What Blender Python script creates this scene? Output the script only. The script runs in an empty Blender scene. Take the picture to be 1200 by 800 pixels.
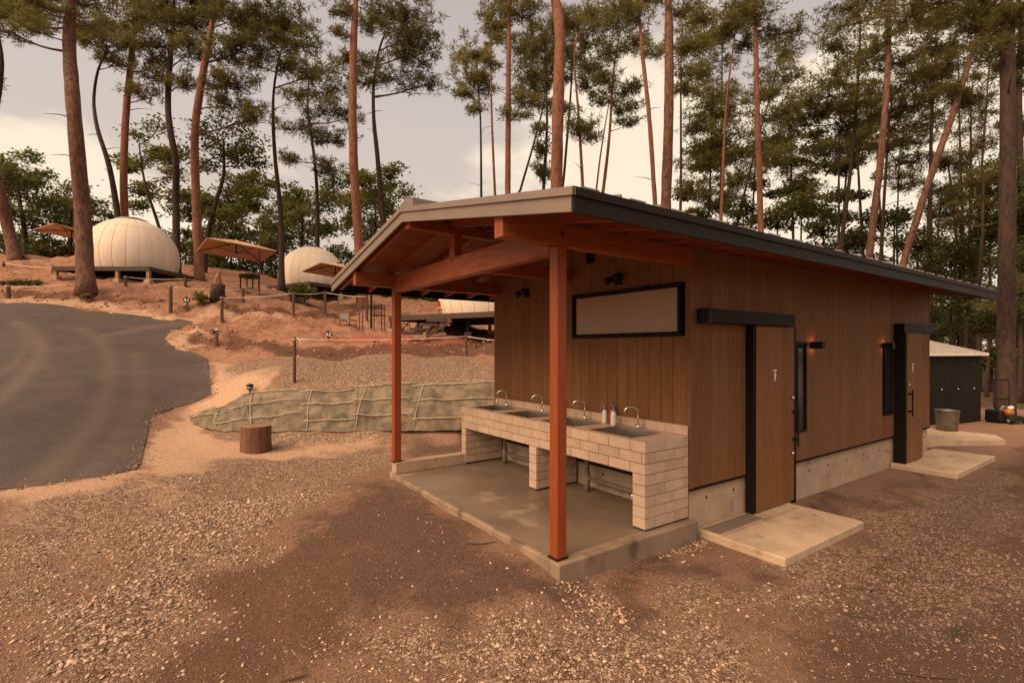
import bpy, bmesh, math, random
import numpy as np
from mathutils import Vector, Matrix, noise as mnoise
from mathutils.geometry import delaunay_2d_cdt
R = math.radians
rnd = random.Random(7)
rng = np.random.default_rng(11)
sc = bpy.context.scene
COL = sc.collection

# ------------------------------------------------------------------ camera
CZ = 1.93                       # eye height above the yard
F = 588.0                       # focal length in photo pixels (1200 wide)
cam_d = bpy.data.cameras.new('camera')
cam_d.sensor_width = 36.0
cam_d.lens = F/1200*36
cam_d.shift_y = 8/1200
cam_d.clip_start = 0.05
cam_d.clip_end = 2000
cam = bpy.data.objects.new('camera', cam_d)
cam.location = (0, 0, CZ)
cam.rotation_euler = (R(90), 0, 0)
COL.objects.link(cam)
sc.camera = cam

# ------------------------------------------------------------------ light
SUN_AZ = R(229)                 # compass style: 0 = +Y (view direction), clockwise; behind left
SUN_EL = R(48)
sc.view_settings.view_transform = 'Standard'
sc.view_settings.look = 'None'
sc.view_settings.exposure = 0.40
sc.view_settings.gamma = 1.0
world = bpy.data.worlds.new('World')
sc.world = world
world.use_nodes = True
wt = world.node_tree
wt.nodes.clear()
def wn(t, **k):
    n = wt.nodes.new(t)
    for a, b in k.items(): setattr(n, a, b)
    return n
sky = wn('ShaderNodeTexSky', sky_type='NISHITA', sun_disc=False, sun_elevation=SUN_EL, sun_rotation=SUN_AZ)
tc = wn('ShaderNodeTexCoord')
sep = wn('ShaderNodeSeparateXYZ')
wt.links.new(tc.outputs['Generated'], sep.inputs[0])
grad = wn('ShaderNodeValToRGB')
cr = grad.color_ramp
cr.elements[0].position = 0.0; cr.elements[0].color = (0.66, 0.50, 0.36, 1)
cr.elements[1].position = 0.62; cr.elements[1].color = (0.40, 0.345, 0.325, 1)
e = cr.elements.new(0.24); e.color = (0.56, 0.46, 0.385, 1)
e = cr.elements.new(0.42); e.color = (0.50, 0.435, 0.39, 1)
wt.links.new(sep.outputs['Z'], grad.inputs[0])
mapn = wn('ShaderNodeMapping'); mapn.inputs['Scale'].default_value = (1.0, 1.0, 2.3)
mapn.inputs['Location'].default_value = (3.1, 0.4, 0.2)
wt.links.new(tc.outputs['Generated'], mapn.inputs[0])
cn = wn('ShaderNodeTexNoise'); cn.inputs['Scale'].default_value = 3.4; cn.inputs['Detail'].default_value = 9
cn.inputs['Roughness'].default_value = 0.55
wt.links.new(mapn.outputs[0], cn.inputs[0])
acc = cn.outputs[0]
def skydir(px, py): return Vector(((px-600)/F_, 1, -(py-408)/F_)).normalized()
F_ = 588.0
for px, py, wide, amt in ((655,215,19,.27),(745,175,11,.20),(10,225,11,.34),(100,262,10,.32),(215,300,9,.2),(300,300,12,.12),(900,215,18,.16),(1080,215,18,.24),(1160,60,14,.16),(-700,250,24,.13),(1900,200,30,.15),(480,60,17,-.16),(40,60,13,-.2)):
    dp = wn('ShaderNodeVectorMath', operation='DOT_PRODUCT'); dp.inputs[1].default_value = skydir(px, py)
    nrm = wn('ShaderNodeVectorMath', operation='NORMALIZE'); wt.links.new(tc.outputs['Generated'], nrm.inputs[0]); wt.links.new(nrm.outputs[0], dp.inputs[0])
    mr_ = wn('ShaderNodeMapRange', interpolation_type='SMOOTHSTEP'); mr_.inputs[1].default_value = math.cos(R(wide)); mr_.inputs[2].default_value = 1.0; mr_.inputs[4].default_value = amt
    wt.links.new(dp.outputs['Value'], mr_.inputs[0])
    ad_ = wn('ShaderNodeMath', operation='ADD'); wt.links.new(acc, ad_.inputs[0]); wt.links.new(mr_.outputs[0], ad_.inputs[1]); acc = ad_.outputs[0]
mul = wn('ShaderNodeMapRange', interpolation_type='SMOOTHSTEP'); mul.inputs[1].default_value = 0.56; mul.inputs[2].default_value = 0.74
wt.links.new(acc, mul.inputs[0])
cm = wn('ShaderNodeMix', data_type='RGBA')
cm.inputs[7].default_value = (0.80, 0.675, 0.515, 1)
wt.links.new(mul.outputs[0], cm.inputs[0]); wt.links.new(grad.outputs[0], cm.inputs[6])
sc10 = wn('ShaderNodeMix', data_type='RGBA', blend_type='MULTIPLY'); sc10.inputs[0].default_value = 1
sc10.inputs[7].default_value = (10, 10, 10, 1)
wt.links.new(cm.outputs[2], sc10.inputs[6])
ov = wn('ShaderNodeMix', data_type='RGBA'); ov.inputs[0].default_value = 0.94      # the overcast veil over the clear sky
wt.links.new(sky.outputs[0], ov.inputs[6]); wt.links.new(sc10.outputs[2], ov.inputs[7])
bg = wn('ShaderNodeBackground'); bg.inputs['Strength'].default_value = 0.1
wt.links.new(ov.outputs[2], bg.inputs['Color'])
wo = wn('ShaderNodeOutputWorld'); wt.links.new(bg.outputs[0], wo.inputs[0])

sun_d = bpy.data.lights.new('sun', 'SUN')
sun_d.energy = 4.4; sun_d.angle = R(60); sun_d.color = (1.0, 0.67, 0.41)
sun = bpy.data.objects.new('sun', sun_d)
sdir = Vector((math.sin(SUN_AZ)*math.cos(SUN_EL), math.cos(SUN_AZ)*math.cos(SUN_EL), math.sin(SUN_EL)))
sun.rotation_euler = sdir.to_track_quat('Z', 'Y').to_euler()
COL.objects.link(sun)

# ------------------------------------------------------------------ frames
AU = math.atan(843/588.0)
Ux, Uy = math.sin(AU), math.cos(AU)
Vx, Vy = -Uy, Ux
BO = (0.370, 4.183)             # the slab's near corner
BROT = math.atan2(Uy, Ux)
def bw(u, v, z=0.0): return Vector((BO[0]+u*Ux+v*Vx, BO[1]+u*Uy+v*Vy, z))
def at(px, py, d): return Vector(((px-600)/F*d, d, CZ-(py-408)/F*d))

# ------------------------------------------------------------------ materials
def nt(m):
    m.use_nodes = True
    t = m.node_tree
    return t, t.nodes, t.links, t.nodes['Principled BSDF']
def mat(name, c1, c2=None, scale=6, rough=.7, bump=0, bscale=None, stretch=(1,1,1), metal=0, spec=.4, orand=0, detail=5, coord='Object', contrast=(.35,.65), speck=None, trans=0):
    m = bpy.data.materials.new(name)
    t, N, L, p = nt(m)
    p.inputs['Roughness'].default_value = rough
    p.inputs['Metallic'].default_value = metal
    p.inputs['Specular IOR Level'].default_value = spec
    tcn = N.new('ShaderNodeTexCoord'); mp = N.new('ShaderNodeMapping'); mp.inputs['Scale'].default_value = stretch
    L.new(tcn.outputs[coord], mp.inputs[0])
    vec = mp.outputs[0]
    if orand:
        oi = N.new('ShaderNodeObjectInfo')
        ad = N.new('ShaderNodeVectorMath'); ad.operation = 'ADD'
        sx = N.new('ShaderNodeVectorMath'); sx.operation = 'SCALE'; sx.inputs[0].default_value = (37, 53, 71)
        L.new(oi.outputs['Random'], sx.inputs['Scale']); L.new(vec, ad.inputs[0]); L.new(sx.outputs[0], ad.inputs[1])
        vec = ad.outputs[0]
    nz = N.new('ShaderNodeTexNoise'); nz.inputs['Scale'].default_value = scale; nz.inputs['Detail'].default_value = detail
    nz.inputs['Roughness'].default_value = .6
    L.new(vec, nz.inputs[0])
    col = None
    if c2 is None: c2 = tuple(x*.8 for x in c1)
    rp = N.new('ShaderNodeValToRGB')
    rp.color_ramp.elements[0].position = contrast[0]; rp.color_ramp.elements[0].color = (*c1, 1)
    rp.color_ramp.elements[1].position = contrast[1]; rp.color_ramp.elements[1].color = (*c2, 1)
    L.new(nz.outputs[0], rp.inputs[0]); col = rp.outputs[0]
    if speck:
        n2 = N.new('ShaderNodeTexNoise'); n2.inputs['Scale'].default_value = speck[1]; n2.inputs['Detail'].default_value = 6
        L.new(vec, n2.inputs[0])
        mr = N.new('ShaderNodeMapRange'); mr.inputs[1].default_value = speck[2]; mr.inputs[2].default_value = speck[2]+.12
        L.new(n2.outputs[0], mr.inputs[0])
        mx = N.new('ShaderNodeMix'); mx.data_type = 'RGBA'; mx.inputs[7].default_value = (*speck[0], 1)
        L.new(mr.outputs[0], mx.inputs[0]); L.new(col, mx.inputs[6]); col = mx.outputs[2]
    if orand:
        hs = N.new('ShaderNodeHueSaturation')
        mr = N.new('ShaderNodeMapRange'); mr.inputs[3].default_value = 1-orand; mr.inputs[4].default_value = 1+orand
        L.new(oi.outputs['Random'], mr.inputs[0]); L.new(mr.outputs[0], hs.inputs['Value']); L.new(col, hs.inputs['Color']); col = hs.outputs[0]
    L.new(col, p.inputs['Base Color'])
    if bump:
        b = N.new('ShaderNodeBump'); b.inputs['Strength'].default_value = bump; b.inputs['Distance'].default_value = .02
        if bscale:
            n3 = N.new('ShaderNodeTexNoise'); n3.inputs['Scale'].default_value = bscale; n3.inputs['Detail'].default_value = 6
            L.new(vec, n3.inputs[0]); L.new(n3.outputs[0], b.inputs['Height'])
        else: L.new(nz.outputs[0], b.inputs['Height'])
        L.new(b.outputs[0], p.inputs['Normal'])
    return m
def flat(name, c, rough=.6, metal=0, spec=.4):
    return mat(name, c, tuple(x*.82 for x in c), 18, rough, metal=metal, spec=spec)
def leafmat(name, ca, cb, transl=.35, rough=.6):
    m = bpy.data.materials.new(name)
    t, N, L, p = nt(m)
    g = N.new('ShaderNodeNewGeometry')
    rp = N.new('ShaderNodeValToRGB')
    rp.color_ramp.elements[0].color = (*ca, 1); rp.color_ramp.elements[1].color = (*cb, 1)
    tcn = N.new('ShaderNodeTexCoord')
    nz = N.new('ShaderNodeTexNoise'); nz.inputs['Scale'].default_value = .9; nz.inputs['Detail'].default_value = 3
    L.new(tcn.outputs['Object'], nz.inputs[0])
    ma = N.new('ShaderNodeMath'); ma.operation = 'MULTIPLY_ADD'; ma.inputs[1].default_value = .5
    L.new(g.outputs['Random Per Island'], ma.inputs[0])
    mr = N.new('ShaderNodeMapRange'); mr.inputs[1].default_value = .3; mr.inputs[2].default_value = .7; mr.inputs[3].default_value = 0; mr.inputs[4].default_value = .5
    L.new(nz.outputs[0], mr.inputs[0]); L.new(mr.outputs[0], ma.inputs[2])
    L.new(ma.outputs[0], rp.inputs[0])
    L.new(rp.outputs[0], p.inputs['Base Color'])
    p.inputs['Roughness'].default_value = rough; p.inputs['Specular IOR Level'].default_value = .25
    tr = N.new('ShaderNodeBsdfTranslucent'); L.new(rp.outputs[0], tr.inputs[0])
    mx = N.new('ShaderNodeMixShader'); mx.inputs[0].default_value = transl
    L.new(p.outputs[0], mx.inputs[1]); L.new(tr.outputs[0], mx.inputs[2])
    L.new(mx.outputs[0], N['Material Output'].inputs[0])
    return m

MT = {}
MT['siding'] = mat('brown_siding', (.205,.100,.043), (.150,.072,.031), 3, .7, .12, 40, (14,14,.7), orand=.11, spec=.18)
MT['doorwood'] = mat('door_wood', (.225,.105,.04), (.165,.076,.029), 3, .65, .1, 40, (16,16,.6), orand=.1, spec=.15)
MT['beam'] = mat('orange_timber', (.28,.071,.019), (.17,.040,.011), 5, .5, .15, 30, (.9,11,11), orand=.08)
MT['beamv'] = mat('orange_timber_post', (.30,.078,.022), (.17,.040,.011), 5, .5, .15, 30, (11,.9,11), orand=.08)
MT['postw'] = mat('orange_timber_upright', (.27,.060,.015), (.22,.048,.012), 4, .45, .12, 30, (12,12,1.0), orand=.05, speck=((.06,.02,.01),26,.72))
MT['sheath'] = mat('sheathing_timber', (.24,.075,.02), (.18,.05,.014), 4, .6, .1, 30, (1,10,10), orand=.14)
MT['roofmetal'] = mat('brown_grey_metal', (.205,.166,.138), (.18,.143,.12), 2, .6, .04, 8, spec=.3)
MT['eavemetal'] = mat('dark_brown_metal', (.016,.012,.009), (.012,.009,.007), 2, .6, .04, 8, spec=.15)
MT['darkmetal'] = flat('black_metal', (.010,.008,.007), .6, spec=.15)
MT['blackplastic'] = flat('black_plastic', (.012,.010,.009), .6, spec=.2)
MT['concrete'] = mat('concrete', (.46,.34,.235), (.35,.255,.175), 2.6, .85, .15, 45, speck=((.22,.17,.13),7,.60))
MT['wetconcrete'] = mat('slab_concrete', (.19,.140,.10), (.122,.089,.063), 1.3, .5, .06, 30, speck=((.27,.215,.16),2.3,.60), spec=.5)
MT['stained'] = mat('stained_concrete', (.30,.215,.145), (.20,.14,.095), 3.5, .85, .2, 40, (1,1,.45), speck=((.115,.08,.055),4.5,.55))
MT['padconcrete'] = mat('pad_concrete', (.54,.41,.285), (.40,.295,.20), 3.2, .85, .15, 50, speck=((.26,.19,.13),5,.62))
MT['tile'] = mat('cream_tile', (.52,.385,.285), (.44,.32,.235), 7, .5, .03, 60, orand=.11, spec=.4)
MT['grout'] = flat('dark_grout', (.045,.035,.03), .9)
MT['steel'] = mat('stainless_steel', (.30,.26,.22), (.22,.19,.16), 9, .32, metal=1)
MT['chrome'] = mat('chrome', (.8,.78,.75), (.75,.73,.7), 3, .08, metal=1)
MT['pvc'] = flat('grey_pvc', (.20,.155,.125), .6)
MT['whiteplastic'] = flat('white_plastic', (.74,.70,.66), .4)
MT['blueplastic'] = flat('grey_blue_plastic', (.16,.19,.26), .4)
MT['redplastic'] = flat('red_plastic', (.36,.03,.025), .35)
MT['trans'] = flat('cloudy_plastic', (.5,.5,.5), .25)
MT['bark'] = mat('pine_bark', (.18,.09,.06), (.105,.05,.034), 7, .9, 1, 14, (1,1,.32), contrast=(.38,.62), speck=((.055,.028,.02),13,.52))
MT['barkd'] = mat('grey_bark', (.058,.032,.022), (.034,.020,.014), 7, .9, 1, 16, (1,1,.3), speck=((.022,.014,.011),14,.52))
MT['barkr'] = mat('red_pine_bark', (.245,.103,.06), (.155,.064,.038), 7, .85, 1, 15, (1,1,.35), speck=((.085,.036,.023),13,.55))
MT['twig'] = flat('twig', (.085,.05,.034), .9)
MT['needleA'] = leafmat('pine_needles', (.070,.080,.023), (.28,.25,.075), .5)
MT['needleB'] = leafmat('dark_pine_needles', (.056,.064,.019), (.22,.195,.06), .5)
MT['needleC'] = leafmat('yellowish_pine_needles', (.085,.095,.026), (.31,.27,.08), .5)
MT['leafA'] = leafmat('green_leaves', (.055,.074,.018), (.22,.22,.058), .5)
MT['leafB'] = leafmat('dark_leaves', (.034,.046,.013), (.14,.145,.042), .45)
MT['leafC'] = leafmat('yellow_green_leaves', (.05,.07,.014), (.2,.19,.045), .4)
MT['canvas'] = mat('dome_canvas', (.80,.69,.56), (.74,.63,.51), 2, .75, .05, 20)
MT['canvasseam'] = flat('canvas_seam', (.60,.50,.39), .8)
MT['umbrella'] = mat('parasol_fabric', (.52,.33,.205), (.46,.285,.175), 3, .85)
MT['deck'] = mat('deck_timber', (.085,.055,.04), (.05,.033,.025), 4, .8, .1, 20, (1,8,8), orand=.12)
MT['decklight'] = mat('deck_post_timber', (.33,.20,.12), (.25,.15,.09), 4, .8)
MT['asphalt'] = None
MT['stumpw'] = mat('stump_wood', (.20,.10,.055), (.095,.05,.03), 7, .9, .7, 22, (2,2,.25), speck=((.04,.024,.017),9,.58))
MT['stumptop'] = mat('stump_top', (.27,.15,.085), (.17,.09,.05), 9, .9, .2)
MT['rope'] = flat('white_rope', (.70,.62,.53), .9)
MT['postwood'] = mat('fence_timber', (.12,.065,.04), (.08,.042,.027), 6, .85, .2, 20, (6,6,.6))
MT['galv'] = mat('galvanised_steel', (.27,.25,.23), (.17,.155,.14), 8, .45, metal=.85)
MT['shed'] = mat('shed_cladding', (.014,.012,.010), (.010,.009,.008), 4, .6, spec=.2)
MT['shedroof'] = mat('shed_roof_metal', (.40,.37,.34), (.32,.295,.27), 5, .55, metal=.0)
MT['white'] = flat('white_paint', (.78,.73,.66), .5)
MT['orange'] = flat('orange_plastic', (.42,.12,.025), .4)
MT['red'] = flat('red_paint', (.5,.025,.025), .4)
MT['grey'] = flat('grey_fabric', (.21,.19,.185), .8)
MT['ropemat'] = mat('sandbag_tube', (.46,.38,.27), (.36,.30,.21), 9, .9, .2, 60)
MT['mat'] = mat('slope_netting', (.108,.088,.060), (.205,.165,.115), 3.0, .95, .8, 26, contrast=(.4,.6), speck=((.088,.080,.050),2.2,.55))
MT['holes'] = flat('form_hole', (.06,.04,.03), .9)
MT['stonewhite'] = flat('pale_stone', (.5,.42,.33), .9)

def frosted():
    m = bpy.data.materials.new('frosted_glass')
    t, N, L, p = nt(m)
    p.inputs['Base Color'].default_value = (.31,.215,.13,1); p.inputs['Roughness'].default_value = .16
    p.inputs['Specular IOR Level'].default_value = .55
    tcn = N.new('ShaderNodeTexCoord'); nz = N.new('ShaderNodeTexVoronoi'); nz.inputs['Scale'].default_value = 60
    L.new(tcn.outputs['Object'], nz.inputs[0])
    b = N.new('ShaderNodeBump'); b.inputs['Strength'].default_value = .25; b.inputs['Distance'].default_value = .01
    L.new(nz.outputs[0], b.inputs['Height']); L.new(b.outputs[0], p.inputs['Normal'])
    return m
MT['frost'] = frosted()
MT['darkglass'] = mat('dark_window_glass', (.028,.026,.022), (.02,.019,.017), 2, .08, spec=.6)
def lampmat():
    m = bpy.data.materials.new('lamp_glow'); t, N, L, p = nt(m)
    p.inputs['Emission Color'].default_value = (1,.35,.08,1); p.inputs['Emission Strength'].default_value = .7
    return m
MT['glow'] = lampmat()

# ------------------------------------------------------------------ object helpers
ORG = {}
def tag(o, label=None, cat=None, group=None, kind=None):
    if label: o['label'] = label
    if cat: o['category'] = cat
    if group: o['group'] = group
    if kind: o['kind'] = kind
    return o
def thing(name, label, cat, loc, group=None, rot=None, org=None):
    o = bpy.data.objects.new(name, None); COL.objects.link(o)
    o.empty_display_size = .2
    o.location = loc
    if rot: o.rotation_euler = (0, 0, rot)
    ORG[o.name] = Vector(org) if org is not None else Vector(loc)
    return tag(o, label, cat, group)
def bthing(name, label, cat, u, v, z, group=None):      # a thing in the building's frame
    return thing(name, label, cat, bw(u, v, z), group, BROT, (u, v, z))
def org_of(o):
    while o.parent: o = o.parent
    return ORG.get(o.name, Vector((0,0,0)))
def link(name, me, parent=None, loc=None):
    o = bpy.data.objects.new(name, me); COL.objects.link(o)
    if parent: o.parent = parent
    if loc is not None: o.location = loc
    return o
class MB:
    def __init__(s): s.v = []; s.f = []
    def add(s, vs, fs):
        b = len(s.v); s.v += [tuple(x) for x in vs]; s.f += [tuple(b+i for i in f) for f in fs]; return s
    def box(s, a, b):
        x0,y0,z0 = a; x1,y1,z1 = b
        return s.add([(x0,y0,z0),(x1,y0,z0),(x1,y1,z0),(x0,y1,z0),(x0,y0,z1),(x1,y0,z1),(x1,y1,z1),(x0,y1,z1)],
            [(0,3,2,1),(4,5,6,7),(0,1,5,4),(1,2,6,5),(2,3,7,6),(3,0,4,7)])
    def hexa(s, p):     # 8 corners: bottom 4 ccw, top 4 ccw
        return s.add(p, [(0,3,2,1),(4,5,6,7),(0,1,5,4),(1,2,6,5),(2,3,7,6),(3,0,4,7)])
    def tube(s, pts, rad, n=8, cap=True, lump=0, seed=0, close=False):
        pts = [Vector(p) for p in pts]; m = len(pts)
        if not hasattr(rad, '__len__'): rad = [rad]*m
        vs = []; prev = None
        for i, p in enumerate(pts):
            a = pts[max(i-1,0)]; b = pts[min(i+1,m-1)]
            d = (b-a).normalized() if (b-a).length > 1e-9 else Vector((0,0,1))
            if prev is None:
                x = d.orthogonal().normalized()
            else:
                x = (prev - d*prev.dot(d)); x = x.normalized() if x.length > 1e-6 else d.orthogonal().normalized()
            prev = x; y = d.cross(x)
            for k in range(n):
                t = 2*math.pi*k/n
                r = rad[i]
                if lump: r *= 1+lump*mnoise.noise(Vector((math.cos(t)*1.3+seed, math.sin(t)*1.3, i*.7)))
                vs.append(p + x*(math.cos(t)*r) + y*(math.sin(t)*r))
        fs = []
        for i in range(m-1):
            for k in range(n):
                k2 = (k+1) % n
                fs.append((i*n+k, i*n+k2, (i+1)*n+k2, (i+1)*n+k))
        if cap:
            fs.append(tuple(range(n-1,-1,-1))); fs.append(tuple((m-1)*n+k for k in range(n)))
        return s.add(vs, fs)
    def lathe(s, c, prof, n=16):    # prof: (r,z) list
        vs = []; fs = []
        for r, z in prof:
            for k in range(n):
                t = 2*math.pi*k/n; vs.append((c[0]+r*math.cos(t), c[1]+r*math.sin(t), c[2]+z))
        m = len(prof)
        for i in range(m-1):
            for k in range(n):
                k2 = (k+1)%n; fs.append((i*n+k, i*n+k2, (i+1)*n+k2, (i+1)*n+k))
        fs.append(tuple(range(n-1,-1,-1))); fs.append(tuple((m-1)*n+k for k in range(n)))
        return s.add(vs, fs)
    def build(s, name, m, parent=None, smooth=False, bevel=0, label=None):
        me = bpy.data.meshes.new(name)
        og = org_of(parent) if parent else Vector((0,0,0))
        me.from_pydata([(x-og[0], y-og[1], z-og[2]) for x,y,z in s.v], [], s.f)
        if bevel:
            b = bmesh.new(); b.from_mesh(me)
            bmesh.ops.bevel(b, geom=[e for e in b.edges if e.is_manifold and e.calc_face_angle(0) > .5], offset=bevel, segments=1, affect='EDGES', clamp_overlap=True)
            b.to_mesh(me); b.free()
        if smooth: me.polygons.foreach_set('use_smooth', [True]*len(me.polygons))
        me.materials.append(m)
        o = link(name, me, parent)
        if label: o['label'] = label
        return o
PIECE = {}
def piece(name, dims, center, m, parent, bevel=.002, jit=0):       # box pieces that share mesh data
    key = (tuple(round(d,4) for d in dims), m.name, bevel)
    if key not in PIECE:
        b = bmesh.new(); bmesh.ops.create_cube(b, size=1)
        bmesh.ops.scale(b, vec=dims, verts=b.verts)
        if bevel: bmesh.ops.bevel(b, geom=b.edges[:], offset=bevel, segments=1, affect='EDGES', clamp_overlap=True)
        me = bpy.data.meshes.new(name); b.to_mesh(me); b.free(); me.materials.append(m); PIECE[key] = me
    og = org_of(parent)
    o = link(name, PIECE[key], parent, (center[0]-og[0], center[1]-og[1], center[2]-og[2]))
    if jit: o.rotation_euler = (rnd.uniform(-jit,jit), rnd.uniform(-jit,jit), rnd.uniform(-jit,jit))
    return o
def npmesh(name, V, T, m, parent=None):
    V = np.asarray(V, dtype=np.float32).reshape(-1,3); T = np.asarray(T, dtype=np.int32)
    if parent is not None: V = V - np.array(org_of(parent), dtype=np.float32)
    k = T.shape[1]
    me = bpy.data.meshes.new(name)
    me.vertices.add(len(V)); me.vertices.foreach_set('co', V.ravel())
    me.loops.add(T.size); me.loops.foreach_set('vertex_index', T.ravel())
    me.polygons.add(len(T)); me.polygons.foreach_set('loop_start', np.arange(0, T.size, k, dtype=np.int32))
    me.polygons.foreach_set('loop_total', np.full(len(T), k, dtype=np.int32))
    me.update(calc_edges=True); me.materials.append(m)
    return link(name, me, parent)
def copy_tree(o, parent=None):
    c = o.copy(); COL.objects.link(c)
    if parent: c.parent = parent
    for ch in list(o.children): copy_tree(ch, c)
    return c

# ------------------------------------------------------------------ terrain
CP = []
def cp(px, py, d): p = at(px, py, d); CP.append(tuple(p))
for a in [(0,573,6.9),(163,548,8.1),(-300,620,5.6),(-300,500,8.6),(0,500,9.5),(0,450,12),(0,400,15),(0,355,18.5),(-300,450,11.5),(-300,380,15),(-300,335,20),(-700,420,12),(-700,330,20),
          (177,487,12.0),(248,462,13.6),(243,420,16),(197,404,17),(206,386,18.3),(228,377,19.2),(180,372,19.3),(100,450,12.3),(100,410,15),(100,365,18.9),
          (100,342,20),(150,334,23),(200,336,22),(20,311,30),(0,330,23),(17,305,33),(90,309,35),(233,331,27),(260,349,20.5),(300,335,27),(329,341,28.5),(366,353,28.5),(372,351,33),(357,353,25),
          (344,370,20.5),(250,353,20),(260,373,19.5),(253,405,16.8),(300,402,16.5),(345,448,13.2),(300,441,13.4),(400,451,13),(500,452,12.9),(575,446,12.8),
          (300,425,15.2),(400,418,16),(500,415,16),(576,414,16),(400,401,17),(500,401,17.2),(576,402,17.2),(400,392,19),(500,392,19.5),(430,389,21),(400,375,22.5),
          (380,362,25),(420,356,27),(440,350,30),(400,353,29),(550,395,20),(560,386,24),(520,364,28),(480,342,36),(580,370,36),
          (225,495,12.4),(250,503,11.8),(262,506,11.5),(320,505,11.6),(400,505,11.6),(480,504,11.7),(560,503,11.8),
          (262,479,12.7),(292,464,12.95),(330,460,12.7),(398,459,12.6),(480,457,12.5),(575,449,12.4),
          (330,392,18.2),(300,380,19),(420,340,34),(340,322,42),(200,312,38),(100,300,44),(0,296,44)]: cp(*a)
for u in (-6,-3,-1.5,0,1.5,3,5,7,9.5,12):
    for v in (-5,-2.5,-1,-.2): CP.append(tuple(bw(u, v, -.0 if u < 0 else -.035-.03*min(u,2)/2)))
for u in (-5,-3,-1.6,.5,2,5,8): 
    CP.append(tuple(bw(u, 2, 0)) ); CP.append(tuple(bw(u, 4, .0)))
for u in (-.08,-.5):
    for v in (.5,1.5,2.5,3.6): CP.append(tuple(bw(u, v, .095 if u > -.2 else .075)))
CP.append(tuple(bw(-.1,.1,.06))); CP.append(tuple(bw(-.15,-.15,.03)))
for u in (3,6,9): CP.append(tuple(bw(u, 4.8 if u == 3 else 5.2, .0))); CP.append(tuple(bw(u, 9.0 if u < 6 else 8.0, 1.1))); CP.append(tuple(bw(u, 12, 1.8)))
for x, y, z in [(0,1.5,0),(-3,2,0),(-6,3,-.1),(3,1,0),(6,3,-.05),(10,6,-.05),(0,-8,0),(-10,-4,-.2),(10,-4,0),(-20,0,.3),(11,12.3,0),(13.6,13.8,0),(17,13,0),(16,18,0),(22,24,.1),(12,22,.3),(30,35,.3),(5,30,3),(12,45,2.5),(30,70,1),
                (-25,30,7.5),(-40,30,7.5),(-30,45,7.6),(-10,50,7.5),(-60,60,6),(0,80,4),(-40,100,3),(40,100,1),(-120,80,2),(120,80,0),(0,200,0),(-150,200,0),(150,200,0),(0,-100,0),(-150,-50,0),(150,-50,0),(80,20,0),(-80,10,3)]: CP.append((x,y,z))
CPA = np.array(CP)
_d = np.linalg.norm(CPA[:,None,:2]-CPA[None,:,:2], axis=2)
_A = np.sqrt(_d**2+.25**2)
_n = len(CPA)
_M = np.zeros((_n+1,_n+1)); _M[:_n,:_n] = _A - np.eye(_n)*.02; _M[:_n,_n] = 1; _M[_n,:_n] = 1
_W = np.linalg.solve(_M, np.concatenate([CPA[:,2], [0]]))
def HN(x, y):
    x = np.asarray(x, float).ravel(); y = np.asarray(y, float).ravel(); out = np.empty(len(x))
    for i in range(0, len(x), 20000):
        d2 = (x[i:i+20000,None]-CPA[None,:,0])**2 + (y[i:i+20000,None]-CPA[None,:,1])**2
        out[i:i+20000] = np.sqrt(d2+.0625) @ _W[:_n] + _W[_n]
    return out
def H(x, y): return float(HN([x],[y])[0])
def hit(px, py, d0=2.0, d1=90.0):       # where a line of sight meets the ground
    ds = np.concatenate([np.arange(d0, 14, .04), np.arange(14, d1, .12)])
    X = (px-600)/F*ds; Z = CZ-(py-408)/F*ds
    g = Z - HN(X, ds)
    k = np.nonzero(g <= 0)[0]
    if len(k) == 0: d = ds[np.argmin(g)]
    else:
        i = k[0]
        d = ds[i] if i == 0 else ds[i-1] + (ds[i]-ds[i-1])*g[i-1]/(g[i-1]-g[i]+1e-9)
    return Vector(((px-600)/F*d, d, H((px-600)/F*d, d)))
def spot(px, d):                         # ground under a column of the view at distance d
    x = (px-600)/F*d; return Vector((x, d, H(x, d)))

# value noise for relief
_perm = rng.random((256,256))
def vnoise(x, y, s):
    x = x*s; y = y*s
    xi = np.floor(x).astype(int); yi = np.floor(y).astype(int); fx = x-xi; fy = y-yi
    fx = fx*fx*(3-2*fx); fy = fy*fy*(3-2*fy)
    a = _perm[xi%256, yi%256]; b = _perm[(xi+1)%256, yi%256]; c = _perm[xi%256, (yi+1)%256]; d = _perm[(xi+1)%256, (yi+1)%256]
    return (a*(1-fx)+b*fx)*(1-fy)+(c*(1-fx)+d*fx)*fy - .5
def polymask(X, Y, poly, soft, inner=False):          # 1 inside a ground polygon, fading over soft metres
    P = np.array([(p[0],p[1]) for p in poly]); n = len(P)
    ins = np.zeros(len(X), bool); dist = np.full(len(X), 1e9)
    for i in range(n):
        a = P[i]; b = P[(i+1)%n]
        c = ((a[1] > Y) != (b[1] > Y)) & (X < (b[0]-a[0])*(Y-a[1])/(b[1]-a[1]+1e-12)+a[0])
        ins ^= c
        ab = b-a; t = np.clip(((X-a[0])*ab[0]+(Y-a[1])*ab[1])/(ab@ab+1e-12), 0, 1)
        dist = np.minimum(dist, np.hypot(X-a[0]-t*ab[0], Y-a[1]-t*ab[1]))
    sd = np.where(ins, dist, -dist)
    t = np.clip(sd/soft, 0, 1) if inner else np.clip(sd/soft*.5+.5, 0, 1)
    return t*t*(3-2*t)
def ppoly(px): return [hit(*p) for p in px]
ROAD_PX = [(-420,640),(0,574),(60,568),(120,558),(162,549),(167,535),(172,510),(178,488),(205,477),(247,463),(246,440),(243,420),(222,412),(198,404),(200,395),(207,386),(229,377.5),(180,372),(100,363.5),(0,355),(-150,345),(-420,340)]
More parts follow.
